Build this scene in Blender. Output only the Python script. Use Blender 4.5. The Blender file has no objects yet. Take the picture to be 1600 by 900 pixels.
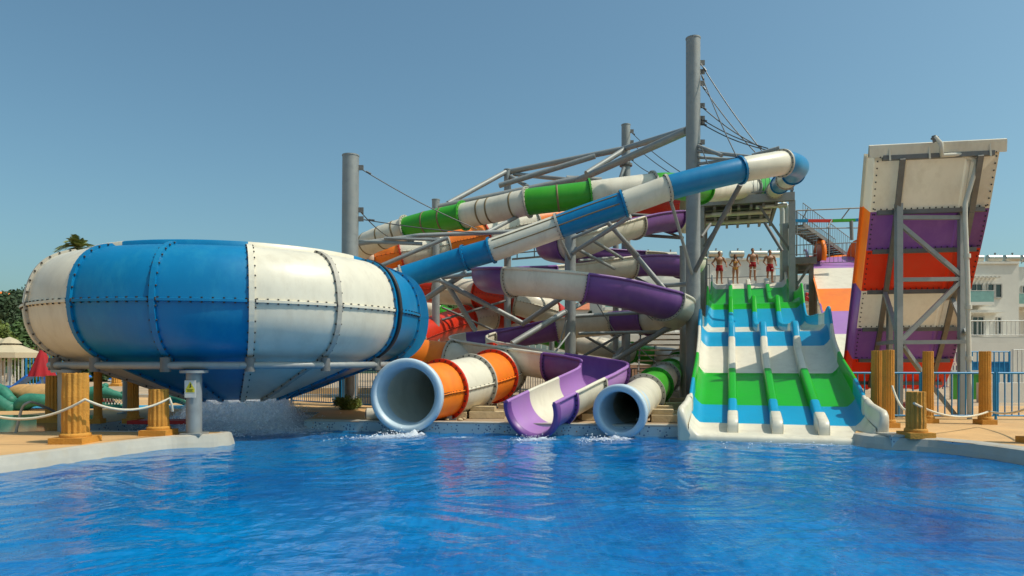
import bpy, math, random
import numpy as np
from mathutils import Vector, Matrix, noise
from mathutils.geometry import tessellate_polygon
random.seed(7)
R = math.radians
SC = bpy.context.scene
COL = SC.collection

# ------------------------------------------------------------------ camera
K = 1080.0; CZ = 1.64; HOR = 565.0
cam_d = bpy.data.cameras.new('camera'); cam = bpy.data.objects.new('camera', cam_d); COL.objects.link(cam)
cam.location = (0, 0, CZ); cam.rotation_euler = (R(90), 0, 0)
cam_d.sensor_width = 36; cam_d.lens = 36*K/1600; cam_d.shift_y = (HOR-450)/1600
cam_d.clip_start = .1; cam_d.clip_end = 3000
SC.camera = cam
SC.view_settings.view_transform = 'Standard'; SC.view_settings.look = 'None'
SC.view_settings.exposure = 0.06; SC.view_settings.gamma = 1

# ------------------------------------------------------------------ sky and sun
SUN_EL, SUN_AZ = 57, -14          # azimuth measured from +X towards +Y
w = bpy.data.worlds.new('World'); SC.world = w; w.use_nodes = True
nt = w.node_tree; bg = nt.nodes['Background']; sky = nt.nodes.new('ShaderNodeTexSky')
sky.sky_type = 'NISHITA'; sky.sun_disc = False; sky.sun_elevation = R(SUN_EL); sky.sun_rotation = R(90-SUN_AZ)
sky.altitude = 0; sky.air_density = 1.0; sky.dust_density = 2.8; sky.ozone_density = 1.0
tint = nt.nodes.new('ShaderNodeMixRGB'); tint.blend_type = 'MULTIPLY'; tint.inputs[0].default_value = 1; tint.inputs[2].default_value = (.76, 1.04, 1.0, 1)
nt.links.new(sky.outputs[0], tint.inputs[1]); nt.links.new(tint.outputs[0], bg.inputs[0]); bg.inputs[1].default_value = .123
sd = bpy.data.lights.new('sun', 'SUN'); so = bpy.data.objects.new('sun', sd); COL.objects.link(so)
sd.energy = 3.5; sd.angle = R(.53); sd.color = (1, .93, .80)
SV = Vector((math.cos(R(SUN_EL))*math.cos(R(SUN_AZ)), math.cos(R(SUN_EL))*math.sin(R(SUN_AZ)), math.sin(R(SUN_EL))))
so.rotation_euler = SV.to_track_quat('Z', 'Y').to_euler()
so.location = (20, 0, 30)
SC.cycles.max_bounces = 8; SC.cycles.transparent_max_bounces = 12
SC.cycles.caustics_reflective = False; SC.cycles.caustics_refractive = False

def P(px, py, Y):
    return Vector(((px-800)/K*Y, Y, CZ+(HOR-py)/K*Y))

# ------------------------------------------------------------------ materials
def mat(name, col, rough=.4, amt=.12, scale=3.0, metal=0, bump=0, bscale=40, spec=.5, coat=0, dirt=None, dirt_amt=0, dscale=1.5, stretch=(1,1,1)):
    m = bpy.data.materials.new(name); m.use_nodes = True
    n = m.node_tree.nodes; l = m.node_tree.links; b = n['Principled BSDF']
    b.inputs['Roughness'].default_value = rough; b.inputs['Metallic'].default_value = metal
    b.inputs['Specular IOR Level'].default_value = spec; b.inputs['Coat Weight'].default_value = coat
    b.inputs['Coat Roughness'].default_value = .12
    tc = n.new('ShaderNodeTexCoord'); mp = n.new('ShaderNodeMapping'); mp.inputs['Scale'].default_value = stretch
    l.new(tc.outputs['Object'], mp.inputs[0])
    no = n.new('ShaderNodeTexNoise'); no.inputs['Scale'].default_value = scale; no.inputs['Detail'].default_value = 6
    no.inputs['Roughness'].default_value = .65
    l.new(mp.outputs[0], no.inputs['Vector'])
    cr = n.new('ShaderNodeValToRGB'); cr.color_ramp.elements[0].position = .3; cr.color_ramp.elements[1].position = .7
    cr.color_ramp.elements[0].color = (*[c*(1-amt) for c in col], 1)
    cr.color_ramp.elements[1].color = (*[min(1, c*(1+amt)) for c in col], 1)
    l.new(no.outputs['Fac'], cr.inputs[0]); out = cr.outputs[0]
    if dirt:
        n2 = n.new('ShaderNodeTexNoise'); n2.inputs['Scale'].default_value = dscale; n2.inputs['Detail'].default_value = 8
        n2.inputs['Roughness'].default_value = .72
        l.new(mp.outputs[0], n2.inputs['Vector'])
        r2 = n.new('ShaderNodeValToRGB'); r2.color_ramp.elements[0].position = .48; r2.color_ramp.elements[1].position = .78
        r2.color_ramp.elements[0].color = (0, 0, 0, 1); r2.color_ramp.elements[1].color = (dirt_amt,)*3+(1,)
        l.new(n2.outputs['Fac'], r2.inputs[0])
        mx = n.new('ShaderNodeMixRGB'); mx.inputs[2].default_value = (*dirt, 1)
        l.new(r2.outputs[0], mx.inputs[0]); l.new(out, mx.inputs[1]); out = mx.outputs[0]
    l.new(out, b.inputs['Base Color'])
    rr = n.new('ShaderNodeMapRange'); rr.inputs[3].default_value = max(.02, rough*.75); rr.inputs[4].default_value = min(1, rough*1.35)
    l.new(no.outputs['Fac'], rr.inputs[0]); l.new(rr.outputs[0], b.inputs['Roughness'])
    if bump:
        n3 = n.new('ShaderNodeTexNoise'); n3.inputs['Scale'].default_value = bscale; n3.inputs['Detail'].default_value = 5
        l.new(mp.outputs[0], n3.inputs['Vector'])
        bu = n.new('ShaderNodeBump'); bu.inputs['Strength'].default_value = bump; bu.inputs['Distance'].default_value = .02
        l.new(n3.outputs['Fac'], bu.inputs['Height']); l.new(bu.outputs[0], b.inputs['Normal'])
    return m
FG = dict(rough=.36, spec=.4, amt=.09, scale=1.1, bump=.09, bscale=7, dirt_amt=.75, dscale=2.4, stretch=(1,1,.38))
M = {
 'W': mat('white_fibreglass', (.70,.64,.51), dirt=(.52,.45,.34), **FG),
 'B': mat('blue_fibreglass', (.0008,.175,.38), dirt=(.02,.25,.42), **FG),
 'O': mat('orange_fibreglass', (.86,.21,.015), dirt=(.75,.12,.02), **FG),
 'X': mat('red_and_shaded_orange_fibreglass', (.60,.03,.008), dirt=(.5,.05,.02), **FG),  # real red of flanges and ramp; also orange tube coloured as shaded
 'G': mat('green_fibreglass', (.04,.33,.015), dirt=(.08,.34,.03), **FG),
 'V': mat('purple_fibreglass', (.17,.065,.25), dirt=(.24,.11,.30), **FG),
 'L': mat('lilac_sunlit_purple_fibreglass', (.36,.17,.44), dirt=(.36,.2,.40), **FG),  # purple panels with sunlight put into the colour; also the sign triangles
 'T': mat('turquoise_fibreglass', (.001,.29,.50), dirt=(.01,.30,.48), **FG),
 'S': mat('bright_green_fibreglass', (.006,.36,.008), dirt=(.02,.36,.02), **FG),
 'F': mat('flange_grey', (.44,.40,.33), rough=.5, amt=.15, scale=6),
 'bolt': mat('dark_bolt', (.03,.025,.02), rough=.5),
 'black': mat('black_rubber', (.015,.015,.016), rough=.5),
 'steel': mat('galvanised_steel', (.30,.31,.30), rough=.5, amt=.16, scale=5, metal=.25, dirt=(.22,.19,.15), dirt_amt=.5, dscale=2.5),
 'dsteel': mat('dark_steel', (.16,.155,.145), rough=.55, amt=.2, scale=4, dirt=(.12,.09,.06), dirt_amt=.5),
 'cable': mat('cable_steel', (.12,.12,.12), rough=.4, metal=.6),
 'pipe': mat('pale_pvc_pipe', (.60,.58,.50), rough=.4, dirt=(.4,.35,.28), dirt_amt=.4),
 'ochre': mat('ochre_column_plaster', (.58,.26,.035), rough=.8, amt=.16, scale=2.5, bump=.5, bscale=30, dirt=(.32,.15,.03), dirt_amt=.6, dscale=2.2),
 'strap': mat('brown_strap', (.20,.14,.06), rough=.6),
 'sand': mat('sandstone_deck', (.58,.34,.14), rough=.75, amt=.16, scale=.9, bump=.3, bscale=20, dirt=(.38,.27,.15), dirt_amt=.6, dscale=.5),
 'wet': mat('wet_paving', (.17,.13,.09), rough=.10, amt=.3, scale=1.2),
 'earth': mat('sandy_ground', (.42,.30,.19), rough=.9, amt=.25, scale=.5, bump=.7, bscale=8, dirt=(.28,.20,.13), dirt_amt=.7, dscale=.8),
 'cope': mat('pale_coping', (.44,.41,.35), rough=.45, amt=.12, scale=2, dirt=(.46,.36,.22), dirt_amt=.6, dscale=1.8),
 'stone': mat('limestone_block', (.50,.38,.22), rough=.85, amt=.2, scale=3, bump=.5, bscale=25),
 'rope': mat('pale_rope', (.62,.55,.42), rough=.8),
 'rail_b': mat('blue_painted_steel', (.015,.22,.46), rough=.4),
 'rail_w': mat('white_painted_steel', (.62,.60,.55), rough=.45),
 'rail_g': mat('grey_painted_steel', (.22,.22,.21), rough=.45),
 'rail_p': mat('plum_painted_steel', (.20,.10,.17), rough=.5),
 'plaster': mat('white_plaster', (.70,.66,.58), rough=.85, amt=.06, scale=.5, bump=.2, bscale=8, dirt=(.58,.53,.45), dirt_amt=.6, dscale=.4),
 'pink': mat('peach_plaster', (.55,.33,.22), rough=.85, amt=.1, scale=.8),
 'terra': mat('terracotta', (.50,.16,.07), rough=.8, amt=.2, scale=2),
 'tank': mat('brushed_tank_metal', (.52,.48,.40), rough=.3, metal=.75, amt=.1),
 'glass': mat('window_glass', (.03,.05,.05), rough=.08, spec=.8),
 'gglass': mat('green_balcony_glass', (.20,.36,.32), rough=.1, spec=.8),
 'wframe': mat('pale_window_frame', (.42,.40,.36), rough=.5),
 'skin': mat('tanned_skin', (.34,.155,.075), rough=.5, amt=.08, scale=6),
 'skin2': mat('light_tanned_skin', (.42,.21,.11), rough=.5, amt=.08, scale=6),
 'redcloth': mat('red_cloth', (.36,.006,.012), rough=.8, amt=.15, bump=.3),
 'yellow': mat('yellow_paint', (.75,.62,.02), rough=.5),
 'beige': mat('beige_canvas', (.50,.41,.27), rough=.85, amt=.08),
 'hair': mat('dark_hair', (.025,.015,.01), rough=.7),
 'tealp': mat('teal_painted_concrete', (.03,.20,.13), rough=.6, amt=.3, scale=3, bump=.4, bscale=8, dirt=(.10,.28,.20), dirt_amt=.7),
 'tanp': mat('tan_painted_concrete', (.50,.28,.10), rough=.7, amt=.2, scale=3, bump=.3),
 'bluep': mat('blue_plastic', (.01,.15,.55), rough=.45),
 'bark': mat('bark', (.14,.09,.05), rough=.9, amt=.3),
 'leaf': mat('leaves', (.055,.10,.022), rough=.7, amt=.5, scale=1.5),
 'leafd': mat('dark_leaves', (.028,.055,.018), rough=.7, amt=.5, scale=1.5),
 'leafy': mat('yellow_green_leaves', (.11,.15,.02), rough=.7, amt=.4, scale=1.5),
 'palm': mat('palm_fronds', (.17,.20,.05), rough=.6, amt=.4, scale=2),
 'wood': mat('weathered_planks', (.30,.21,.13), rough=.85, amt=.25, scale=3),
 'greenpanel': mat('green_panel_paint', (.05,.26,.02), rough=.5, amt=.15),
 'red': mat('red_paint', (.55,.02,.015), rough=.5),
 'teeth': mat('ivory_paint', (.7,.66,.55), rough=.5),
 'foam': mat('white_foam', (.93,.94,.94), rough=.6, amt=.03),
}
def translucent(key, new, fac):
    m = M[key].copy(); m.name = 'thin_'+M[key].name; n = m.node_tree.nodes; l = m.node_tree.links; b = n['Principled BSDF']
    t = n.new('ShaderNodeBsdfTranslucent'); mx = n.new('ShaderNodeMixShader'); mx.inputs[0].default_value = fac
    l.new(b.inputs['Base Color'].links[0].from_socket, t.inputs[0]); l.new(b.outputs[0], mx.inputs[1]); l.new(t.outputs[0], mx.inputs[2]); l.new(mx.outputs[0], n['Material Output'].inputs[0]); M[new] = m
for k_ in 'WVXOGB': translucent(k_, 't'+k_, .24)
# droplets and thin sheets of falling water: partly see-through
fm = M['foam']; n = fm.node_tree.nodes; l = fm.node_tree.links
mx = n.new('ShaderNodeMixShader'); tr = n.new('ShaderNodeBsdfTransparent'); mx.inputs[0].default_value = .8
l.new(tr.outputs[0], mx.inputs[1]); l.new(n['Principled BSDF'].outputs[0], mx.inputs[2]); l.new(mx.outputs[0], n['Material Output'].inputs[0])

def foam_sheet_mat(name, top, nscale, stretch=(1,1,1), soft=.18):
    m = bpy.data.materials.new(name); m.use_nodes = True; n = m.node_tree.nodes; l = m.node_tree.links; b = n['Principled BSDF']
    b.inputs['Base Color'].default_value = (.93,.94,.94,1); b.inputs['Roughness'].default_value = .5
    tc = n.new('ShaderNodeTexCoord'); mp = n.new('ShaderNodeMapping'); mp.inputs['Scale'].default_value = stretch; l.new(tc.outputs['Object'], mp.inputs[0])
    no = n.new('ShaderNodeTexNoise'); no.inputs['Scale'].default_value = nscale; no.inputs['Detail'].default_value = 9; no.inputs['Roughness'].default_value = .72; l.new(mp.outputs[0], no.inputs['Vector'])
    at = n.new('ShaderNodeAttribute'); at.attribute_name = 'cover'
    ad = n.new('ShaderNodeMath'); ad.operation = 'ADD'; l.new(no.outputs['Fac'], ad.inputs[0]); l.new(at.outputs['Fac'], ad.inputs[1])
    mr = n.new('ShaderNodeMapRange'); mr.inputs[1].default_value = 1.0-soft; mr.inputs[2].default_value = 1.0+soft; mr.inputs[4].default_value = top; l.new(ad.outputs[0], mr.inputs[0])
    tl = n.new('ShaderNodeBsdfTranslucent'); tl.inputs[0].default_value = (.95,.96,.97,1); m0 = n.new('ShaderNodeMixShader'); m0.inputs[0].default_value = .5
    l.new(b.outputs[0], m0.inputs[1]); l.new(tl.outputs[0], m0.inputs[2])
    mx = n.new('ShaderNodeMixShader'); tr = n.new('ShaderNodeBsdfTransparent'); l.new(mr.outputs[0], mx.inputs[0]); l.new(tr.outputs[0], mx.inputs[1]); l.new(m0.outputs[0], mx.inputs[2]); l.new(mx.outputs[0], n['Material Output'].inputs[0])
    return m
M['foamsheet'] = foam_sheet_mat('churned_foam', .92, 9)
M['curtain'] = foam_sheet_mat('water_curtain', .9, 15, (1,1,.5), .16)

# ------------------------------------------------------------------ mesh builder
class MB:
    def __init__(s): s.v = []; s.f = []; s.m = []; s.sm = []
    def add(s, vs, fs, mi=0, smooth=False):
        o = len(s.v); s.v += [Vector(v) for v in vs]
        for f in fs: s.f.append([i+o for i in f]); s.m.append(mi); s.sm.append(smooth)
    def box(s, c, d, mi=0, rz=0, M3=None):
        x, y, z = d[0]/2, d[1]/2, d[2]/2
        vs = [Vector((a*x, b*y, e*z)) for e in (-1, 1) for b in (-1, 1) for a in (-1, 1)]
        m3 = M3 if M3 is not None else Matrix.Rotation(rz, 3, 'Z')
        s.add([m3 @ v + Vector(c) for v in vs], [(0,2,3,1),(4,5,7,6),(0,1,5,4),(2,6,7,3),(0,4,6,2),(1,3,7,5)], mi)
    def bar(s, p, q, wd, ht, mi=0):          # box beam from p to q
        p, q = Vector(p), Vector(q); d = q-p; L = d.length
        if L < 1e-6: return
        x = d.normalized(); up = Vector((0,0,1)) if abs(x.z) < .95 else Vector((0,1,0))
        y = up.cross(x).normalized(); z = x.cross(y)
        s.box((p+q)/2, (L, wd, ht), mi, M3=Matrix((x, y, z)).transposed())
    def tube(s, pts, r, n=12, mi=0, caps=True, smooth=True):
        pts = [Vector(p) for p in pts]; N = len(pts)
        rs = r if isinstance(r, (list, tuple)) else [r]*N
        prev = None; vs = []
        for i, p in enumerate(pts):
            t = (pts[min(i+1, N-1)]-pts[max(i-1, 0)]).normalized()
            if prev is None:
                a = Vector((0,0,1)) if abs(t.z) < .9 else Vector((1,0,0)); prev = t.cross(a).normalized()
            prev = (prev - t*prev.dot(t)).normalized(); b = t.cross(prev)
            for k in range(n):
                an = 2*math.pi*k/n; vs.append(p+(prev*math.cos(an)+b*math.sin(an))*rs[i])
        fs = [(i*n+k, i*n+(k+1)%n, (i+1)*n+(k+1)%n, (i+1)*n+k) for i in range(N-1) for k in range(n)]
        s.add(vs, fs, mi, smooth)
        if caps:
            s.add(vs[:n], [list(range(n))[::-1]], mi); s.add(vs[-n:], [list(range(n))], mi)
    def lathe(s, c, prof, n=24, mi=0, smooth=True, close=False):
        c = Vector(c); vs = []
        for r_, z in prof:
            for k in range(n): a = 2*math.pi*k/n; vs.append(c+Vector((r_*math.cos(a), r_*math.sin(a), z)))
        N = len(prof)
        fs = [(i*n+k, i*n+(k+1)%n, (i+1)*n+(k+1)%n, (i+1)*n+k) for i in range(N-1) for k in range(n)]
        s.add(vs, fs, mi, smooth)
    def ball(s, c, r, n=10, mi=0, sc=(1,1,1)):
        prof = [(math.sin(math.pi*i/n)*1, -math.cos(math.pi*i/n)) for i in range(n+1)]
        vs = []; c = Vector(c); mm = n*2
        for a_, z in prof:
            for k in range(mm): an = 2*math.pi*k/mm; vs.append(c+Vector((a_*math.cos(an)*r*sc[0], a_*math.sin(an)*r*sc[1], z*r*sc[2])))
        s.add(vs, [(i*mm+k, i*mm+(k+1)%mm, (i+1)*mm+(k+1)%mm, (i+1)*mm+k) for i in range(n) for k in range(mm)], mi, True)
    def grid(s, rows, mi=0, smooth=True, thick=0):       # rows: list of equal-length point lists
        nr, nc = len(rows), len(rows[0])
        vs = [p for r_ in rows for p in r_]
        fs = [(i*nc+j, i*nc+j+1, (i+1)*nc+j+1, (i+1)*nc+j) for i in range(nr-1) for j in range(nc-1)]
        s.add(vs, fs, mi, smooth)
    def prism(s, pts, z0, z1, mi=0):
        n_ = len(pts); vs = [(p[0], p[1], z0) for p in pts]+[(p[0], p[1], z1) for p in pts]
        s.add(vs, [list(range(n_))[::-1], [i+n_ for i in range(n_)]]+[(i, (i+1) % n_, (i+1) % n_+n_, i+n_) for i in range(n_)], mi)
    def build(s, name, mats, parent=None, recalc=True):
        if not isinstance(mats, (list, tuple)): mats = [mats]
        me = bpy.data.meshes.new(name)
        off = Vector((0,0,0)); p = parent
        while p is not None: off += p.location; p = p.parent
        me.from_pydata([tuple(v-off) for v in s.v], [], s.f)
        for m_ in mats: me.materials.append(m_)
        me.polygons.foreach_set('material_index', s.m); me.polygons.foreach_set('use_smooth', s.sm)
        me.update()
        o = bpy.data.objects.new(name, me); COL.objects.link(o)
        if parent is not None: o.parent = parent
        return o
def tag(o, label=None, cat=None, group=None, kind=None):
    if label is not None:
        o['label'] = label
        if not kind: o['kind'] = 'thing'
    if cat: o['category'] = cat
    if group: o['group'] = group
    if kind: o['kind'] = kind
    return o
def empty(name, loc, label, cat, group=None):
    o = bpy.data.objects.new(name, None); o.empty_display_size = .3; COL.objects.link(o); o.location = loc
    return tag(o, label, cat, group)
def copy_tree(o, parent=None):
    c = o.copy(); COL.objects.link(c); c.parent = parent
    for ch in [x for x in COL.objects if x.parent == o]: copy_tree(ch, c)
    return c
def catmull(pts, n=8):
    out = []; N = len(pts)
    for i in range(N-1):
        p0 = pts[i-1] if i else pts[0]*2-pts[1]; p1, p2 = pts[i], pts[i+1]; p3 = pts[i+2] if i+2 < N else pts[-1]*2-pts[-2]
        # centripetal-like: uniform is fine here
        for k in range(n):
            t = k/n; t2 = t*t; t3 = t2*t
            out.append(.5*((2*p1)+(p2-p0)*t+(2*p0-5*p1+4*p2-p3)*t2+(3*p1-p0-p2*1+0*p0-3*p2+2*p2+p3-p1*0)*t3) if False else
                       .5*((2*p1)+(p2-p0)*t+(2*p0-5*p1+4*p2-p3)*t2+(-p0+3*p1-3*p2+p3)*t3))
    out.append(pts[-1].copy()); return out

# ------------------------------------------------------------------ ground, pool, water
GZ = .22
pool = [(-9.5,1.2),(-9.2,6.5),(-8.6,8.6),(-7.6,10.2),(-7.15,11.5),(-6.8,12.4),(-6.5,12.95),(-6.1,13.2),(-5.75,13.45),(-5.65,13.75),(-6,13.95),
        (-8.6,14.05),(-9.6,15.0),(-9.4,16.6),(-8.6,18.2),(-8,19.4),(-5.4,19.4),(-4.96,16.5),(3.9,15.0),(5.2,16.0),(7.6,15.2),(6.75,13.6),(6.9,13.1),(7.6,12.6),(8.05,11.8),(8.35,10.4),(9.0,8.4),(9.8,1.2)]
def ground():
    outer = [(-900,-60),(900,-60),(900,1800),(-900,1800)]
    hole = pool
    loops = [[Vector((*p, 0)) for p in outer], [Vector((*p, 0)) for p in hole]]
    tris = tessellate_polygon(loops); flat = outer+hole
    mb = MB()
    mb.add([(x, y, GZ) for x, y in flat], [t if ((Vector(flat[t[1]])-Vector(flat[t[0]])).to_3d().cross((Vector(flat[t[2]])-Vector(flat[t[0]])).to_3d())).z > 0 else t[::-1] for t in tris])
    tag(mb.build('ground', M['earth']), kind='structure')
    # basin
    mb = MB(); N = len(hole)
    vs = [(x, y, GZ-.002) for x, y in hole]+[(x, y, -1.35) for x, y in hole]
    mb.add(vs, [(i, (i+1) % N, (i+1) % N+N, i+N) for i in range(N)], 1)
    mb.add([(-21,0,-1.35),(11,0,-1.35),(11,21,-1.35),(-21,21,-1.35)], [(0,1,2,3)], 0)
    tag(mb.build('pool_basin', [tile, tiledots]), kind='structure')
def tilemat(name, base, grout, sc, dots=None):
    m = bpy.data.materials.new(name); m.use_nodes = True; n = m.node_tree.nodes; l = m.node_tree.links; b = n['Principled BSDF']
    tc = n.new('ShaderNodeTexCoord')
    if dots:
        vo = n.new('ShaderNodeTexVoronoi'); vo.inputs['Scale'].default_value = sc; vo.inputs['Randomness'].default_value = .75
        l.new(tc.outputs['Object'], vo.inputs['Vector'])
        cr = n.new('ShaderNodeValToRGB'); cr.color_ramp.interpolation = 'CONSTANT'; cr.color_ramp.elements[1].position = .24
        cr.color_ramp.elements[0].color = (1,1,1,1); cr.color_ramp.elements[1].color = (0,0,0,1)
        l.new(vo.outputs['Distance'], cr.inputs[0])
        c2 = n.new('ShaderNodeValToRGB'); c2.color_ramp.interpolation = 'CONSTANT'
        c2.color_ramp.elements[0].color = (.02,.05,.16,1); c2.color_ramp.elements[1].position = .75; c2.color_ramp.elements[1].color = (.4,.16,.05,1)
        l.new(vo.outputs['Color'], c2.inputs[0])
        mx = n.new('ShaderNodeMixRGB'); l.new(cr.outputs[0], mx.inputs[0]); mx.inputs[1].default_value = (*base,1); l.new(c2.outputs[0], mx.inputs[2])
        l.new(mx.outputs[0], b.inputs['Base Color'])
    else:
        br = n.new('ShaderNodeTexBrick'); br.offset = 0; br.inputs['Scale'].default_value = sc
        br.inputs['Color1'].default_value = (*base,1); br.inputs['Color2'].default_value = (*[c*.7 for c in base],1)
        br.inputs['Mortar'].default_value = (*grout,1); br.inputs['Mortar Size'].default_value = .06
        br.inputs['Brick Width'].default_value = .5; br.inputs['Row Height'].default_value = .5
        l.new(tc.outputs['Object'], br.inputs['Vector']); l.new(br.outputs[0], b.inputs['Base Color'])
    b.inputs['Roughness'].default_value = .3
    return m
tile = tilemat('blue_mosaic_tile', (.01,.30,.62), (.15,.5,.7), 3.0)
tiledots = tilemat('pale_tile_with_dots', (.42,.50,.52), None, 14, True)
ground()
# paved deck sheets (sandstone) 4 mm above the ground, and coping strips
def strip(name, pts, wd, side, z0, z1, m):
    """band of given width along an open polyline, offset to its outer side"""
    mb = MB(); L = []
    for i, p in enumerate(pts):
        a = Vector(pts[max(i-1,0)]); b_ = Vector(pts[min(i+1,len(pts)-1)]); d = (b_-a).normalized(); nn = Vector((-d.y, d.x))*side
        L.append((Vector(p), Vector(p)+nn*wd))
    top = [[(a.x,a.y,z1) for a, b_ in L], [(b_.x,b_.y,z1) for a, b_ in L]]
    mb.grid(top, smooth=False)
    mb.grid([[(a.x,a.y,z0) for a, b_ in L], [(a.x,a.y,z1) for a, b_ in L]], smooth=False)
    mb.grid([[(b_.x,b_.y,z1) for a, b_ in L], [(b_.x,b_.y,z0) for a, b_ in L]], smooth=False)
    return tag(mb.build(name, m), kind='structure')
mb = MB(); a = pool
def sheet(name, poly, z, m):
    tr = tessellate_polygon([[Vector((*p, 0)) for p in poly]]); mb = MB()
    mb.add([(x, y, z) for x, y in poly], [list(t) for t in tr]); o = mb.build(name, m)
    return tag(o, kind='structure')
sheet('deck_paving', [(-30,1.0)]+pool[:18]+[(-3.6,16.25),(-3,30),(-30,30)], GZ+.004, M['sand'])
sheet('deck_paving', [(6.75,13.6),(6.9,13.1),(7.6,12.6),(8.05,11.8),(8.35,10.4),(9.0,8.4),(9.8,1.2),(40,1.2),(40,22),(9,22),(7.6,15.2)], GZ+.004, M['sand'])
sheet('wet_floor', [(-19,13.9),(-12,13.3),(-8.9,14.2),(-9.8,15.2),(-9.7,16.6),(-11,18.2),(-17,18.6),(-22,16.0)], GZ+.008, M['wet'])
def coping(pts, outer, inner, name='pool_coping'):
    cop = catmull([Vector((*p, 0)) for p in pts], 5); mb = MB(); rows = [[] for _ in range(6)]
    for i, p in enumerate(cop):
        d = (cop[min(i+1,len(cop)-1)]-cop[max(i-1,0)]).normalized(); nn = Vector((-d.y, d.x, 0))
        for r_, (o_, z_) in zip(rows, ((outer,GZ+.006),(outer-.01,GZ+.022),(.03,GZ+.018),(-.03,GZ-.002),(-inner*.6,.09),(-inner,-.10))): r_.append(p+nn*o_+Vector((0,0,z_)))
    mb.grid(rows, smooth=False); return tag(mb.build(name, M['cope']), kind='structure')
coping(pool[1:12], .07, .12)
strip('pool_coping', pool[17:19], .30, 1, GZ-.01, GZ+.03, M['cope'])
coping(pool[21:28], .30, .14)
def water():
    xs = np.concatenate([np.arange(-20.2,-9,.14), np.arange(-9,9.8,.045), [9.9,10.2]])
    ys = np.concatenate([np.arange(1,4.4,.2), np.arange(4.4,11,.035), np.arange(11,19.6,.06)])
    X, Y = np.meshgrid(xs, ys)
    rng = np.random.RandomState(3); Z = np.zeros_like(X)
    wx = X+.5*np.sin(Y*1.1+.7*X)+.3*np.sin(2.3*X-1.1*Y); wy = Y+.4*np.sin(X*1.3)+.25*np.cos(2.1*X+1.7*Y)
    for k in range(72):
        lam = .10*(11 ** rng.rand()); th = rng.normal(math.pi/2, .85); ph = rng.rand()*6.28
        amp = .00165*lam**.74*.95
        Z += amp*np.sin((wx*math.cos(th)+wy*math.sin(th))*2*math.pi/lam+ph)
    # ripples running out from the falling curtain and from the slide mouths
    for cx, cy, rr in ((-6.8,17.3,5),( -2.3,15.0,3),(.5,14.6,3),(2.3,14.3,3),(5.2,13.7,4)):
        d = np.hypot(X-cx, Y-cy); Z += .010*np.exp(-d/rr*1.4)*np.sin(d*11+2*np.sin(X*3)+2*np.cos(Y*2.3))
    nr, nc = X.shape; V = np.stack([X.ravel(), Y.ravel(), Z.ravel()], 1).astype(np.float32)
    idx = np.arange(nr*nc).reshape(nr, nc)
    F = np.stack([idx[:-1,:-1], idx[:-1,1:], idx[1:,1:], idx[1:,:-1]], -1).reshape(-1, 4)
    me = bpy.data.meshes.new('water'); me.vertices.add(len(V)); me.vertices.foreach_set('co', V.ravel())
    me.loops.add(F.size); me.loops.foreach_set('vertex_index', F.ravel().astype(np.int32))
    me.polygons.add(len(F)); me.polygons.foreach_set('loop_start', np.arange(0, F.size, 4, dtype=np.int32))
    me.polygons.foreach_set('use_smooth', np.ones(len(F), bool)); me.update(calc_edges=True)
    m = bpy.data.materials.new('pool_water'); m.use_nodes = True; n = m.node_tree.nodes; l = m.node_tree.links
    n.remove(n['Principled BSDF']); out = n['Material Output']
    tc = n.new('ShaderNodeTexCoord'); no = n.new('ShaderNodeTexNoise'); no.inputs['Scale'].default_value = 8.5; no.inputs['Detail'].default_value = 4
    no.inputs['Distortion'].default_value = .8
    l.new(tc.outputs['Object'], no.inputs['Vector'])
    bu = n.new('ShaderNodeBump'); bu.inputs['Strength'].default_value = .27; bu.inputs['Distance'].default_value = .03
    l.new(no.outputs['Fac'], bu.inputs['Height'])
    fr = n.new('ShaderNodeFresnel'); fr.inputs['IOR'].default_value = 1.33; l.new(bu.outputs[0], fr.inputs['Normal'])
    gl = n.new('ShaderNodeBsdfGlossy'); gl.inputs['Roughness'].default_value = .005; l.new(bu.outputs[0], gl.inputs['Normal'])
    tr = n.new('ShaderNodeBsdfTransparent'); tr.inputs[0].default_value = (.16,.76,.92,1)
    # light scattered back by the water body
    n2 = n.new('ShaderNodeTexNoise'); n2.inputs['Scale'].default_value = .55; n2.inputs['Detail'].default_value = 3; l.new(tc.outputs['Object'], n2.inputs['Vector'])
    cr = n.new('ShaderNodeValToRGB'); cr.color_ramp.elements[0].position = .35; cr.color_ramp.elements[1].position = .68
    cr.color_ramp.elements[0].color = (.0005,.15,.50,1); cr.color_ramp.elements[1].color = (.001,.28,.68,1)
    l.new(n2.outputs['Fac'], cr.inputs[0])
    di = n.new('ShaderNodeBsdfDiffuse'); l.new(cr.outputs[0], di.inputs[0])
    b2 = n.new('ShaderNodeBump'); b2.inputs['Strength'].default_value = 1; b2.inputs['Distance'].default_value = .09
    n3 = n.new('ShaderNodeTexNoise'); n3.inputs['Scale'].default_value = 4.5; n3.inputs['Detail'].default_value = 2; l.new(tc.outputs['Object'], n3.inputs['Vector']); l.new(n3.outputs['Fac'], b2.inputs['Height']); l.new(b2.outputs[0], di.inputs['Normal'])
    m1 = n.new('ShaderNodeMixShader'); m1.inputs[0].default_value = .58; l.new(tr.outputs[0], m1.inputs[1]); l.new(di.outputs[0], m1.inputs[2])
    m2 = n.new('ShaderNodeMixShader'); l.new(fr.outputs[0], m2.inputs[0]); l.new(m1.outputs[0], m2.inputs[1]); l.new(gl.outputs[0], m2.inputs[2])
    l.new(m2.outputs[0], out.inputs[0]); me.materials.append(m)
    o = bpy.data.objects.new('water', me); COL.objects.link(o); tag(o, kind='structure')
water()
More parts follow.
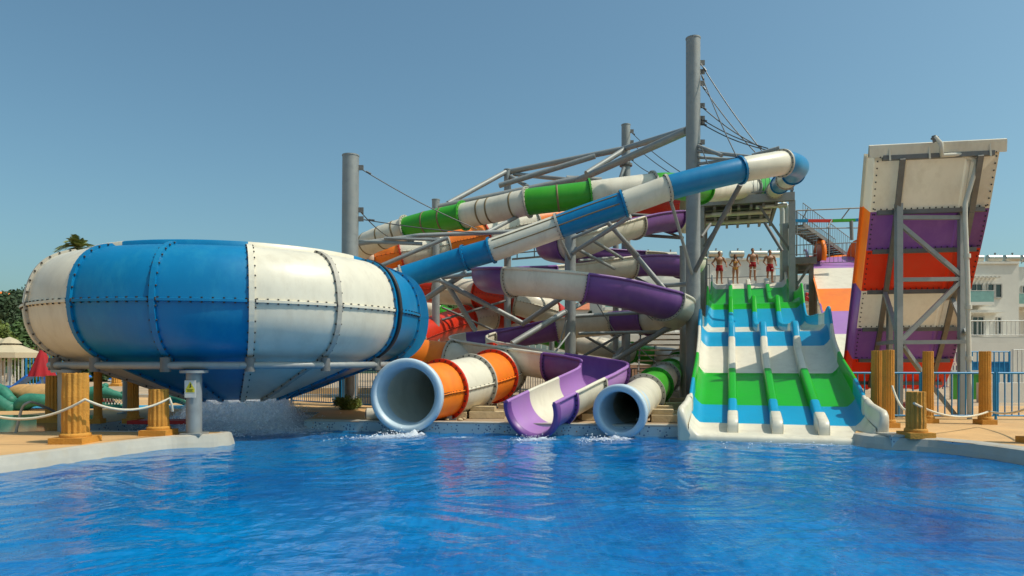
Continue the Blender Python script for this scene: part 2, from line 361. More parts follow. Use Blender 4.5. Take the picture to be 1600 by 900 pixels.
# ------------------------------------------------------------------ tube slides
def frame_at(pts, i):
    t = (pts[min(i+1, len(pts)-1)]-pts[max(i-1, 0)]).normalized()
    s_ = t.cross(Vector((0,0,1))).normalized(); u = s_.cross(t).normalized(); return t, s_, u
def ringpts(c, s_, u, r, angs): return [c+(s_*math.cos(a)+u*math.sin(a))*r for a in angs]
def flange(mb, c, fr, r0, r1, angs, th=.06, nb=22, bs=.016, closed=True):
    t, s_, u = fr
    a_in0 = ringpts(c-t*th/2, s_, u, r0, angs); a_out0 = ringpts(c-t*th/2, s_, u, r1, angs)
    a_in1 = ringpts(c+t*th/2, s_, u, r0, angs); a_out1 = ringpts(c+t*th/2, s_, u, r1, angs)
    mb.grid([a_in0, a_out0], 0, False); mb.grid([a_out0, a_out1], 0, True); mb.grid([a_out1, a_in1], 0, False)
    rb = (r0+r1)/2+.006
    for k in range(nb):
        a = angs[0]+(angs[-1]-angs[0])*(k+.5)/nb
        p = c+(s_*math.cos(a)+u*math.sin(a))*rb
        mb.tube([p-t*(th/2+.022), p+t*(th/2+.022)], bs, 6, 1)
def slide(root, ctrl, r, half=None, drop=0, fl=.075, seams=False, bs=.016, nb=22, wall=.03, per=7, flat_open=None, seamc=None):
    """ctrl: (px, py, Y, colour or None[, radius]); a new coloured section starts wherever a colour is given"""
    P3 = [P(c[0], c[1], c[2])+Vector((0,0,drop)) for c in ctrl]
    pts = catmull(P3, per); marks = [(i*per, c[3]) for i, c in enumerate(ctrl) if c[3]]
    marks.append((len(pts)-1, None))
    if half is None: angs = [2*math.pi*k/36 for k in range(37)]
    else: angs = [math.pi-half+(math.pi+2*half)*k/28 for k in range(29)]
    for (i0, c0), (i1, _) in zip(marks[:-1], marks[1:]):
        mb = MB(); inn, out = [], []
        for i in range(i0, i1+1):
            _, s_, u = frame_at(pts, i)
            out.append(ringpts(pts[i], s_, u, r, angs)); inn.append(ringpts(pts[i], s_, u, r-wall, angs))
        mb.grid(out); mb.grid([x[::-1] for x in inn], 0 if half is not None else 2)
        if half is not None:                                   # rolled rims
            for e, sg in ((0, -1), (-1, 1)):
                lip = []
                for k in range(len(out)):
                    _, s_, u = frame_at(pts, i0+k)
                    lip.append(out[k][e]+s_*sg*.05*0+ (out[k][e]-pts[i0+k]).normalized()*.02)
                mb.tube(lip, .045, 8, 0)
        if seams:
            for side in (0, math.pi):
                row = []
                for k in range(len(out)):
                    _, s_, u = frame_at(pts, i0+k); row.append(pts[i0+k]+(s_*math.cos(side))*(r+.02))
                mb.tube(row, .022, 6, 0)
                L = 0
                for a_, b_ in zip(row[:-1], row[1:]):
                    d = (b_-a_).length; L += d; nbk = max(1, int(d/.14))
                    for q in range(nbk):
                        p = a_.lerp(b_, (q+.5)/nbk)
                        mb.box(p+Vector((0,0,.022)), (.03,.03,.02), 1); mb.box(p-Vector((0,0,.022)), (.03,.03,.02), 1)
        mb.build('tube_section' if half is None else 'flume_section', [M[c0], M['bolt'], M['W']], root)
    for (i0, c0), (_, cp) in zip(marks[1:-1], marks[:-2]):
        mb = MB(); fc = {'O':'X','X':'X','W':'F','B':'B','G':'G','V':'V','L':'V'}[c0]
        flange(mb, pts[i0], frame_at(pts, i0), r-.01, r+fl, angs, nb=nb, bs=bs)
        mb.build('bolted_flange', [M[fc], M['bolt']], root)
    return pts
def mouth(root, pts, r, rin, rout, L, m='W'):
    """flared landing ring at the end of a tube"""
    t, s_, u = frame_at(pts, len(pts)-1); c = pts[-1]; mb = MB(); angs = [2*math.pi*k/48 for k in range(49)]
    prof = [(r-.038, -.9), (r-.038, .0), (rin, .06), (rin+.015, .09), (rin+.04, .10), (rout-.04, .10), (rout-.01, .08), (rout, .04), (rout-.01, -.10), (r+.05, -.28), (r+.02, -.42)]
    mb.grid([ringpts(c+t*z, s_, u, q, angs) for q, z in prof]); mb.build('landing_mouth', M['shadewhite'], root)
M['shadewhite'] = mat('shade_tinted_white_fibreglass', (.50,.60,.66), **FG)  # white mouths: their bluish shade is put into the base colour
def legs(root, spots, m='rail_w', r=.035):
    for p, h in spots:
        mb = MB(); mb.tube([(p[0], p[1], GZ), (p[0], p[1], h)], r, 8); mb.box((p[0], p[1], GZ+.05), (.22,.22,.1)); mb.build('support_leg', M[m], root)

# orange and white tube
o_root = empty('tube_slide', P(700, 640, 18), 'widest tube slide, orange and white with red bolted flanges, its mouth beside the bowl', 'water slide', 'enclosed tube slides')
OR = [(1075,322,33,'X'),(1035,322,34,None),(960,332,34.5,'W'),(900,341,34.5,'O'),(868,343,34,None),(835,350,33.5,'W'),(795,358,33,None),(757,369,32.5,'O'),(728,377,32.2,None),(697,384,32,'W'),  # red lengths are orange tube with shade put into the colour
      (660,391,31.5,None),(628,397,31.2,'O'),(602,405,31.5,None),(585,420,33,None),(600,437,35,'X'),(640,448,36,None),(686,454,35.5,'W'),(715,456,35,None),(748,458,34.5,'X'),(780,464,34,None),(810,471,33.6,'W'),
      (835,479,33.6,None),(856,488,34,'X'),(868,497,35,None),(850,503,36,None),(812,498,36,'X'),(770,494,35.5,'W'),(728,500,34.5,'X'),(690,512,32.5,None),(640,530,29.5,'W'),(600,544,26.5,None),(606,556,24,None),(634,560,22.8,'O'),
      (668,564,22.4,None),(703,568,22.2,'W'),(738,571,22,None),(766,573,21.9,'O'),(781,575,21.4,None),(784,579,20.6,'W'),(769,588,19.5,'O'),(736,598,18.2,'W'),(691,609,17.0,'O'),(661,614.5,16.4,None),(646,617,15.95,None),(636,618,15.5,None)]
op = slide(o_root, OR, .68, seams=True, fl=.09, bs=.02, nb=26)
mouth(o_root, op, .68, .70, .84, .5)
legs(o_root, [(P(706,640,17.0), .75),(P(752,640,18.2), .9),(P(775,640,20.2), 1.0),(P(650,640,22.5), 1.2)])

# white and green tube
g_root = empty('tube_slide', P(1000, 640, 18), 'white and green tube slide with its mouth just left of the four-lane slide', 'water slide', 'enclosed tube slides')
GR = [(1191,290,33,'G'),(1172,293,31.8,'W'),(1135,296,29.6,None),(1095,297,27.2,'G'),(1050,291,24.9,None),(1020,292,24.6,'W'),(970,298,24.4,None),(922,304,24.4,'G'),(872,310,24.5,None),(825,316,24.7,'W'),(775,327,25.3,None),(725,337,26,'G'),
      (680,346,26.6,None),(636,358,27.2,'W'),(598,371,27.6,None),(570,384,28.4,None),(562,398,30,None),(585,415,32.5,'G'),(620,440,36,'W'),(650,470,38.5,None),(690,492,38,'G'),(745,503,37,'W'),(790,512,36,None),(840,522,35,'G'),(903,537,34,'W'),(945,543,33.7,None),(986,551,34.8,'G'),
      (1022,556,35.0,'W'),(1046,558,34.6,None),(1062,563,33.2,'W'),(1061,569,30.8,'G'),(1056,575,28.8,'W'),(1047,583,26.2,'G'),(1037,591,23.6,'W'),(1023,603,20.8,'G'),(1006,617,18.3,'W'),(990,630,16.4,None),(977,639,15.3,None),(969,643,14.92,None)]
gp = slide(g_root, GR, .47, fl=.10, seams=False, nb=20)
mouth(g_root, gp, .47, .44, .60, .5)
legs(g_root, [(P(1030,640,18.6), .7),(P(1045,640,21), .95),(P(1003,640,16.2), .45)])

# brown straps: rings on the upper white and green tube, lengthwise lines on the blue and white tube
angs_ = [2*math.pi*k/36 for k in range(37)]
for px in (578, 600, 617, 664, 692, 750, 770, 802, 872):
    i = min((k for k in range(len(gp)) if 23 < gp[k].y < 29.5 and k < 120), key=lambda k: abs(800+gp[k].x/gp[k].y*K-px)); mb = MB()
    fr_ = frame_at(gp, i); t0_, s0_, u0_ = fr_; mb.grid([ringpts(gp[i]+t0_*z_, s0_, u0_, .47+q_, angs_) for z_, q_ in ((-.035,0),(-.03,.012),(.03,.012),(.035,0))]); mb.build('strap', M['strap'], g_root)
def long_straps(pts, px0, px1, r, root):
    idx = [k for k in range(len(pts)) if px0 <= 800+pts[k].x/pts[k].y*K <= px1 and pts[k].y < 21 and k > 60]
    for a_ in (R(38), R(-8)):
        mb = MB(); row = []
        for k in idx:
            _, s_, u = frame_at(pts, k); sg = 1 if s_.y < 0 else -1; row.append(pts[k]+(s_*sg*math.cos(a_)+u*math.sin(a_))*(r+.004))
        mb.tube(row, .018, 6); mb.build('strap', M['strap'], root)

# blue and white tube into the bowl
b_root = empty('tube_slide', P(880, 600, 20), 'slim blue and white tube slide running down from the tower into the bowl', 'water slide', 'enclosed tube slides')
BL = [(1206,302,32.0,'B'),(1212,296,30.3,'W'),(1219,288,28.4,'B'),(1229,280,26.2,'W'),(1240,271,24.0,'B'),(1246,262,21.9,None),(1236,257,20.2,None),(1222,255,19.8,'W'),(1196,259,19.5,None),(1157,266,19.3,'B'),(1100,279,19.2,None),(1044,294,19.2,'W'),
      (1010,306,19.3,None),(975,318,19.4,'B'),(925,335,19.6,None),(873,354,19.8,'W'),(820,373,20,None),(768,391,20.2,'B'),(727,403,20.4,'B'),(680,418,20.6,None),(630,434,20.6,'W'),(612,440,20.5,'B'),(590,447,20.2,None)]
bp = slide(b_root, BL, .345, fl=.055, bs=.012, nb=18)
long_straps(bp, 771, 974, .345, b_root)

# the open flume
v_root = empty('open_slide', P(880, 640, 17), 'open purple and white slide, its sunlit purple coloured lilac, winding down in loops between the two tube mouths', 'water slide')
VI = [(1072,347,30.5,'W'),(1050,343,29.6,'V'),(1020,346,28.6,None),(990,353,27.8,'W'),(950,366,27,None),(910,381,26.6,None),(885,386,26.8,'V'),(862,387,27.6,None),(866,391,29.5,None),(895,396,31,None),(950,402,31.6,None),(1005,405,32,'W'),(1055,408,31.6,None),
      (1080,413,30.2,None),(1064,414,29,'V'),(1025,412,28.4,None),(985,414,28,'W'),(940,420,27.6,None),(900,425,27.2,None),(850,429,26.2,'V'),(800,431,24.6,None),(768,433,23,None),(775,434,21.8,None),(803,436,21.1,'W'),(860,440,20.7,None),(914,446,20.6,'V'),(970,455,20.8,None),
      (1015,467,21.2,None),(1038,474,21.7,'W'),(1055,484,22.8,None),(1044,496,24.2,None),(1012,500,25,'V'),(983,500,25.4,None),(955,502,25.7,'W'),(905,507,26,None),(868,512,26.2,'V'),(820,520,26.2,None),(780,527,25.8,None),(750,532,25,'W'),(732,538,23.8,None),
      (740,545,22.6,None),(770,551,21.4,None),(815,559,20.4,'W'),(865,567,19.7,'V'),(905,573,19.3,None),(938,580,18.8,None),(943,588,18.2,'L'),(928,598,17.5,None),(908,608,16.8,'W'),(882,621,16.1,None),(862,631,15.6,'L'),(829,648,14.92,None)]  # lilac lengths are purple with the sunlight in their colour
vp = slide(v_root, VI, .62, half=.22, drop=.12, fl=.08)
# thick purple rim at the outlet
t_, s__, u_ = frame_at(vp, len(vp)-1); mb = MB(); an = [math.pi-.22+(math.pi+.44)*k/28 for k in range(29)]
mb.grid([ringpts(vp[-1]+t_*z, s__, u_, q, an) for q, z in ((.58,-.1),(.59,.02),(.62,.05),(.68,.05),(.71,.02),(.71,-.1))]); mb.build('outlet_rim', M['V'], v_root)
legs(v_root, [(P(870,640,16.6), .5),(P(895,640,17.4), .7),(P(925,640,18.5), .9),(P(800,640,20.6), 1.0)])

# ------------------------------------------------------------------ bowl
BC = Vector((-6.81, 17.3, 0)); PH0 = math.atan2(-17.3, 6.81)     # direction from the bowl's centre to the camera
bw = empty('bowl_slide', (BC.x, BC.y, 0), 'giant round bowl of blue and white panels on grey posts, water pouring from its cone', 'water slide')
def bprof():
    top = [(3.34,3.96),(3.6,3.97),(3.88,3.88),(4.12,3.72),(4.30,3.48),(4.41,3.18),(4.46,2.82)]
    low = [(4.46,2.78),(4.41,2.42),(4.28,2.12),(4.08,1.90),(3.82,1.74),(3.5,1.62)]
    return top, low
def bpt(r_, z, phi, g=0):
    a = PH0+phi; return Vector((BC.x+(r_+g)*math.cos(a), BC.y+(r_+g)*math.sin(a), z))
top, low = bprof(); low2 = low+[(3.1,1.46),(2.6,1.27),(2.0,1.04),(1.5,.86),(1.15,.74)]
PH = [R(2.7+22.5*k) for k in range(17)]
for k in range(16):
    c = 'W' if (k//2) % 2 == 0 else 'B'
    if k in (2, 3): c = 'B'
    for prof, nm in ((top,'upper_panel'),(low,'lower_panel')):
        mb = MB(); rows = []; ri = []
        NN = catmull([Vector((r_, z, 0)) for r_, z in prof], 3)
        for q in NN: rows.append([bpt(q.x, q.y, PH[k]+(PH[k+1]-PH[k])*j/8) for j in range(9)]); ri.append([bpt(q.x-.035, q.y, PH[k]+(PH[k+1]-PH[k])*j/8) for j in range(9)][::-1])
        mb.grid(rows); mb.grid(ri); mb.build(nm, M[c], bw)
    mb = MB(); mb.grid([[bpt(r_, z, PH[k]+(PH[k+1]-PH[k])*j/8) for j in range(9)] for r_, z in low2[5:]]); mb.build('cone_panel', M[c], bw)
    mb = MB(); mb.grid([[bpt(r_, z, PH[k]+(PH[k+1]-PH[k])*j/8) for j in range(9)] for r_, z in ((3.34,3.96),(3.34,4.10),(3.30,4.12),(3.26,4.10),(3.26,3.9))])
    mb.build('rim_panel', M[c], bw)
    # meridional flange with bolts
    fullp = catmull([Vector((r_, z, 0)) for r_, z in top+low+low2[6:]], 3); mb = MB(); wd = .05
    rows = [[], [], [], []]
    for i, q in enumerate(fullp):
        a_, b_ = fullp[max(i-1,0)], fullp[min(i+1,len(fullp)-1)]; d = (b_-a_).normalized(); nx, nz = (-d.y, d.x)
        g = .055
        base = Vector((q.x, q.y, 0)); o_ = base+Vector((-nx, -nz, 0))*g if (-nx*(q.x)+0) > 0 else base+Vector((nx, nz, 0))*g
        dp = wd/max(q.x, 1)
        for j, (pp, ph) in enumerate(((base, -dp), (o_, -dp), (o_, dp), (base, dp))): rows[j].append(bpt(pp.x, pp.y, PH[k]+ph))
        if i and i % 2 == 0:
            for sg in (-1, 1):
                pb = bpt(o_.x*.995 if False else (base.x*.4+o_.x*.6), (base.y*.4+o_.y*.6), PH[k]+sg*(dp+.012/q.x)); mb.ball(pb, .022, 3, 1)
    mb.grid(rows, 0, False); mb.build('bolted_flange', [M['F'] if c == 'W' and k not in (0,) else (M['B'] if k not in (0, 4, 8, 12) else M['W']), M['bolt']], bw)
# horizontal seam flange, one length per panel
for k in range(16):
    c = 'W' if (k//2) % 2 == 0 else 'B'; mb = MB(); dph = (PH[k+1]-PH[k])
    mb.grid([[bpt(r_, z, PH[k]+dph*j/8) for j in range(9)] for r_, z in ((4.44,2.838),(4.50,2.825),(4.50,2.775),(4.44,2.762))], 0, False)
    for j in range(9):
        for dz in (-.042, .042): mb.box(bpt(4.475, 2.80+dz, PH[k]+dph*(j+.5)/9), (.03,.03,.026), 1, rz=PH0+PH[k])
    mb.build('seam_flange', [M[c], M['bolt']], bw)
# black hose and entry flange on the right side, dark blue collar where the tube arrives
mb = MB(); mb.tube([bpt(q.x+.10, q.y, R(47.7)+.012) for q in catmull([Vector((r_, z, 0)) for r_, z in top+low], 3)], .045, 10); mb.build('black_hose', M['black'], bw)
mb = MB()
fp = catmull([Vector((r_, z, 0)) for r_, z in top+low], 3)
mb.grid([[bpt(q.x+g, q.y+(q.y-2.8)*.06*(g > 0), R(84)+dph) for q in fp] for g, dph in ((0,-.012),(.28,-.012),(.28,.012),(0,.012))], 0, False)
mb.build('entry_flange', M['B'], bw)
# support ring and brackets
mb = MB(); mb.tube([bpt(3.95, 1.565, 2*math.pi*j/72) for j in range(73)], .075, 12, caps=False); mb.build('support_ring', M['steel'], bw)
for k in range(16):
    mb = MB(); a = PH[k]; mb.tube([bpt(3.95, 1.44, a+.0), bpt(3.95, 1.72, a)], .10, 10)
    mb.bar(bpt(3.95,1.60,a), bpt(3.85,1.80,a), .08, .10); mb.build('ring_bracket', M['dsteel'], bw)
for (x, y, z0) in ((P(300,600,13.35).x, 13.5, GZ), (P(142,600,14.4).x, 14.5, -.6), (-9.9,18.6,GZ), (-3.25,16.75,GZ), (-4.9,20.7,GZ), (-8.6,20.8,GZ), (-10.7,16.9,GZ)):
    mb = MB(); d = Vector((x, y, 0))-BC; d.z = 0; q = BC+d.normalized()*3.95
    x, y = q.x, q.y
    mb.tube([(x, y, z0), (x, y, 1.42)], .145, 20); mb.tube([(x,y,1.42),(x,y,1.47)], .26, 20); mb.box((x,y,z0+.02),(.4,.4,.04)); mb.build('support_post', M['steel'], bw)
    if 'SGN' not in globals(): SGN = (x, y)

# ------------------------------------------------------------------ four-lane slide
AN = R(17.4); O4 = Vector((5.40, 14.0, 0)); U4 = Vector((math.sin(AN), math.cos(AN), 0)); V4 = Vector((math.cos(AN), -math.sin(AN), 0))
def L4(s_, t, z): return O4+U4*s_+V4*t+Vector((0,0,z))
CU = U4.y
lanep = [(14.0,.13),(14.3,.16),(15.0,.28),(16.0,.62),(17.1,.96),(18.3,1.335),(19.4,1.80),(19.95,2.16),(20.3,2.44),(20.8,2.55),(22.5,2.62),(24.5,2.74),(26.1,2.93),(26.7,3.2),(27.3,3.62),(27.8,3.95),(28.5,4.06),(30.5,4.16),(32.5,4.42),(33.8,4.9),(34.8,5.36),(35.6,5.66),(36.6,5.74),(38.6,5.75)]
lp = catmull([Vector((y, z, 0)) for y, z in lanep], 4)
def zl(Y):
    for a_, b_ in zip(lp[:-1], lp[1:]):
        if a_.x <= Y <= b_.x: return a_.y+(b_.y-a_.y)*(Y-a_.x)/max(1e-6, b_.x-a_.x)
    return lp[0].y if Y < lp[0].x else lp[-1].y
def sspan(y0, y1):
    ys = sorted(set([y0, y1]+[p.x for p in lp if y0 < p.x < y1])); return ys
f4 = empty('four_lane_slide', L4(6, 0, GZ), 'wide four-lane racing slide in green, turquoise and white with raised dividers', 'water slide')
HW = 1.76
def bedsec(t):                       # cross-section of the bed: coved edges at the walls
    e = abs(t)-(HW-.22); return .22*(1-math.cos(min(1, e/.22)*math.pi/2)) if e > 0 else 0
regs = [(14.0,15.0,'W'),(15.0,16.0,'T'),(16.0,18.3,'S'),(18.3,19.85,'W'),(19.85,20.7,'T'),(20.7,26.2,'W'),(26.2,27.45,'T'),(27.45,34.7,'S'),(34.7,38.6,'W')]
for y0, y1, c in regs:
    mb = MB(); rows = []
    for Y in sspan(y0, y1): rows.append([L4((Y-14)/CU, t, zl(Y)+bedsec(t)) for t in [-HW+HW*2*j/40 for j in range(41)]])
    mb.grid(rows); mb.grid([[p-Vector((0,0,.08)) for p in r_][::-1] for r_ in rows]); mb.build('slide_bed', M[c], f4)
mb = MB(); rows = [[L4(q, t, z+(bedsec(t) if z > 0 else 0)) for t in [-HW+2*HW*j/40 for j in range(41)]] for q, z in ((.0,.13),(-.05,.115),(-.09,.07),(-.10,.0),(-.10,-.5))]; mb.grid(rows); mb.build('front_lip', M['W'], f4)
def ridge(tc, wd, h, segs, name, hfun=None, y0=14.25, closed_end=True, outerdrop=0):
    mb = MB(); order = []
    for (a_, b_, c) in segs:
        if c not in order: order.append(c)
    for (a_, b_, c) in segs:
        rows = []
        for Y in sspan(a_, b_):
            H = h if hfun is None else hfun(Y); z = zl(Y); prof = []
            for dt, dz in ((-.5,-.02-outerdrop*(tc < 0)),(-.5,.55),(-.47,.85),(-.36,.97),(-.2,1.0),(.2,1.0),(.36,.97),(.47,.85),(.5,.55),(.5,-.02-outerdrop*(tc > 0))):
                prof.append(L4((Y-14)/CU, tc+dt*wd, z+dz*H))
            rows.append(prof)
        mb.grid(rows, order.index(c))
        if a_ == segs[0][0]: mb.add(rows[0], [list(range(10))[::-1]], order.index(c))
        if b_ == segs[-1][1]: mb.add(rows[-1], [list(range(10))], order.index(c))
    mb.build(name, [M[c] for c in order], f4)
dseg = [(14.9,15.8,'T'),(15.8,16.75,'S'),(16.75,18.0,'S'),(18.0,19.85,'W'),(19.85,20.75,'T'),(20.75,21.7,'W'),(21.7,26.9,'T'),(26.9,28.0,'S'),(28.0,34.6,'S'),(34.6,36.4,'W')]
def dh(Y): 
    b = .24
    for c0 in (20.3, 27.7): b += .10*math.exp(-((Y-c0)/.55)**2)
    return b
for t in (-.88, 0, .88):
    ridge(t, .20, .26, dseg, 'lane_divider', dh)
    mb = MB()                                   # chunky rounded white block at the foot of each divider
    pr = [(.24,.0),(.24,.26),(.29,.37),(.38,.42),(1.0,.54),(1.08,.52),(1.08,.1)]
    rows = []
    for sd_, k in ((-.5,0.0),(-.5,.0),(-.40,.03),(.40,.03),(.5,0.0),(.5,0)):
        rows.append([L4(s_, t+sd_*.22, z+(k if 0 < i < 6 else 0)) for i, (s_, z) in enumerate(pr)])
    mb.grid(rows, 0, True); mb.add(rows[0], [list(range(7))]); mb.add(rows[-1], [list(range(7))[::-1]]); mb.build('divider_foot', M['W'], f4)
def wh(Y):
    b = .50+.05*math.sin(Y*.9)
    for c0 in (20.4, 27.9): b += .26*math.exp(-((Y-c0)/.6)**2)
    return b
wseg = [(15.1,15.3,'W'),(15.3,16.3,'T'),(16.3,18.6,'S'),(18.6,19.9,'W'),(19.9,21.0,'T'),(21.0,22.4,'W'),(22.4,27.0,'T'),(27.0,28.6,'S'),(28.6,34.5,'S'),(34.5,36.2,'W')]
for sg in (-1, 1):
    ridge(sg*(HW+.03), .10, .5, wseg, 'side_wall', wh, outerdrop=.35)
    # flared white end cheek
    mb = MB(); rows = []
    for s_, hh, out in ((-.10,.20,.02),(-.10,.42,.06),(-.07,.58,.08),(.0,.66,.09),(.12,.70,.09),(.5,.74,.06),(.95,.79,.02),(1.3,.90,-.02)):
        zb = zl(14+s_*CU)-.02
        prof = [(-.03,zb),(out*.3,zb+(hh-zb)*.4),(out,hh-.06),(out+.04,hh-.01),(out+.08,hh),(out+.13,hh-.02),(out+.15,hh-.08),(out+.13,-.4)]
        rows.append([L4(s_, sg*(HW+o_), z_) for o_, z_ in prof])
    mb.grid(rows); mb.add(rows[0], [list(range(8))]); mb.build('end_cheek', M['W'], f4)
# supports under the lanes
for Y in (19.5, 23, 26.5, 30, 33.5, 36.5):
    mb = MB(); z = zl(Y)-.12; s_ = (Y-14)/CU
    mb.bar(L4(s_, -HW-.1, z), L4(s_, HW+.1, z), .12, .12)
    for t in (-HW+.1, HW-.1): mb.tube([L4(s_, t, GZ), L4(s_, t, z)], .07, 8)
    mb.build('support_frame', M['dsteel'], f4)

# ------------------------------------------------------------------ half-pipe (steep drop on the left, ramp towards the camera)
def XH(Y): return 10.44+(Y-17)*.345
hp = empty('half_pipe_slide', (11.4, 19.5, GZ), 'tall striped half-pipe: steep drop, then a ramp seen from below on steel posts', 'water slide')
AH = R(10); VH = Vector((math.cos(AH), -math.sin(AH), 0))
hpp = [(17.0,6.72),(17.7,5.52),(18.35,4.62),(19.15,3.62),(20.0,2.62),(20.75,1.72),(21.4,1.12),(22.2,.80),(23.2,.78),(24.2,1.02),(25.4,1.5),(27.4,2.5),(29.5,3.58),(31.5,4.6),(33.4,5.5),(35.3,6.45),(36.6,7.05),(37.4,7.35),(38.4,7.42)]
hq = catmull([Vector((XH(y), y, z)) for y, z in hpp], 5)
HWD = 1.40
def hnorm(i):
    d = (hq[min(i+1,len(hq)-1)]-hq[max(i-1,0)]).normalized(); n_ = VH.cross(d); n_.normalize()
    return n_ if n_.z > 0 else -n_
hseg = [(17.0,17.7,'W','W'),(17.7,18.35,'V','O'),(18.35,19.15,'X','O'),(19.15,20.0,'W','V'),(20.0,20.75,'V','V'),(20.75,24.2,'X','X'),(24.2,25.8,'O','O'),(25.8,27.8,'W','W'),(27.8,29.9,'L','V'),(29.9,32.4,'O','O'),(32.4,35.1,'W','O'),(35.1,36.9,'L','V'),(36.9,37.6,'O','V'),(37.6,38.4,'L','V')]  # lilac bands of the drop: purple coloured as sunlit
for yb in [h_[0] for h_ in hseg[1:]]:              # exact cuts where the colour changes
    if min(abs(p.y-yb) for p in hq) > .03:
        k = next(i for i, p in enumerate(hq) if p.y > yb); p0_, p1_ = hq[k-1], hq[k]; hq.insert(k, p0_.lerp(p1_, (yb-p0_.y)/(p1_.y-p0_.y)))
    else: min(hq, key=lambda p: abs(p.y-yb)).y = yb
for a_, b_, c, cw in hseg:
    idx = [i for i, p in enumerate(hq) if a_-1e-4 <= p.y <= b_+1e-4]
    mb = MB(); rows = [[hq[i]+VH*t for t in (-HWD,-.8,-.76,-.70,-.66,0,.66,.70,.76,.8,HWD)] for i in idx]
    for k, i in enumerate(idx):                 # shallow stiffening grooves
        for j in (2, 3, 7, 8): rows[k][j] = rows[k][j]-hnorm(i)*.03
    mb.grid(rows, 0, False)
    if a_ > 22: mb.grid([[hq[i]+VH*t+hnorm(i)*.05 for t in (-HWD, 0, HWD)][::-1] for i in idx], 0, False)
    if a_ < 21:                                   # row of bolts along each joint and the long edges
        for i in (idx[0], idx[-1]):
            for k in range(19): mb.ball(hq[i]+VH*(-HWD+.1+(2*HWD-.2)*k/18)-hnorm(i)*.02+(hq[i]-hq[i-1]).normalized()*(.07 if i == idx[0] else -.07), .022, 3, 1)
        for sg in (-1, 1):
            p0, p1 = hq[idx[0]], hq[idx[-1]]
            for k in range(8): mb.ball(p0.lerp(p1, (k+.5)/8)+VH*sg*(HWD-.06)-hnorm(idx[0])*.02, .022, 3, 1)
    mb.build('bed_panel', [M[('t' if a_ < 22 else '')+c], M['bolt']], hp)
    for sg in (-1, 1):
        mb = MB(); rows = []
        for i in idx:
            n_ = hnorm(i); p = hq[i]+VH*sg*HWD
            rows.append([p, p+VH*sg*.02+n_*.04, p+VH*sg*.05+n_*.25, p+VH*sg*.07+n_*.40, p+VH*sg*.15+n_*.43, p+VH*sg*.15+n_*.39, p+VH*sg*.10+n_*.36])
        mb.grid(rows, 0, False); mb.build('side_wall', M[('t' if a_ < 22 else '')+cw], hp)
# top lip of the ramp with triangular gussets
n0 = hnorm(0); p0 = hq[0]; d0 = (hq[0]-hq[1]).normalized()
mb = MB(); mb.grid([[p0+VH*t+v for t in (-HWD-.16, HWD+.12)] for v in (Vector((0,0,0)), d0*.03-n0*.09, d0*.26-n0*.02, d0*.31+n0*.0, d0*.31+n0*.06, d0*.0+n0*.05)], 0, False)
mb.build('top_lip', M['W'], hp)
for t in (-1.1, -.2, 1.15):
    mb = MB(); a_ = p0+VH*t-n0*.02
    mb.add([a_+VH*.02, a_+VH*.02+d0*.25-n0*.0, a_+VH*.02-n0*.16-d0*.03, a_-VH*.02, a_-VH*.02+d0*.25, a_-VH*.02-n0*.16-d0*.03], [(0,1,2),(5,4,3),(0,3,4,1),(1,4,5,2),(2,5,3,0)]); mb.build('gusset', M['W'], hp)
def uq(Y, t, off):                               # a point below the underside
    i = min(range(len(hq)), key=lambda k: abs(hq[k].y-Y)); return hq[i]+VH*t-hnorm(i)*off
for Y in (17.05, 17.75, 18.40, 19.18, 20.02, 20.75, 21.5):
    mb = MB(); mb.bar(uq(Y,-1.25,.07), uq(Y,1.25,.07), .11, .11); mb.build('cross_beam', M['dsteel'], hp)
for t in (-.82, .92):
    mb = MB()
    for a_, b_ in zip((17.0,17.75,18.4,19.2,20.0), (17.75,18.4,19.2,20.0,21.6)): mb.bar(uq(a_,t,.18), uq(b_,t,.18), .12, .12)
    mb.build('rafter', M['dsteel'], hp)
def hb(a_, b_, wd=.10, nm='brace', m='steel'):
    mb = MB(); mb.bar(P(*a_), P(*b_), wd, wd); mb.build(nm, M[m], hp)
hb((1404,318,17.6),(1404,652,17.6),.15,'support_post'); hb((1502,330,17.6),(1502,652,17.6),.13,'support_post')
hb((1390,480,19.6),(1390,640,19.9),.13,'support_post')
hb((1406,340,17.6),(1500,340,17.6)); hb((1408,352,17.6),(1503,432,17.6)); hb((1407,437,17.6),(1503,436,17.6)); hb((1408,532,17.6),(1500,440,17.6))
hb((1404,535,17.6),(1512,534,17.4)); hb((1485,460,19.2),(1511,521,17.4),.10); hb((1410,540,17.6),(1440,582,18.0)); hb((1440,582,18.0),(1495,652,17.8)); hb((1383,458,19.0),(1402,520,17.6)); hb((1372,537,20),(1402,534,17.6)); hb((1503,432,17.6),(1480,466,19.0),.09)
mb = MB(); pp = [P(1460,214,16.75),P(1470,224,16.7),P(1472,243,16.8),P(1500,241,16.85),P(1527,250,16.9),P(1522,272,16.95),P(1508,318,17.0),P(1508,345,17.0),P(1512,440,17.0),P(1514,560,17.0),P(1515,655,17.0)]
mb.tube(pp[:4]+pp[4:], .055, 12)
for q in ((1513,480),(1514,560),(1511,400)): a_ = P(q[0],q[1],17.0); mb.tube([a_-Vector((0,0,.05)), a_+Vector((0,0,.05))], .08, 12)
mb.build('water_pipe', M['pipe'], hp)
mb = MB(); mb.tube([P(1459,212,16.75), P(1461,222,16.75)], .05, 8); mb.tube([P(1455,217,16.75),P(1466,214,16.75)], .025, 8); mb.build('spray_nozzle', M['dsteel'], hp)
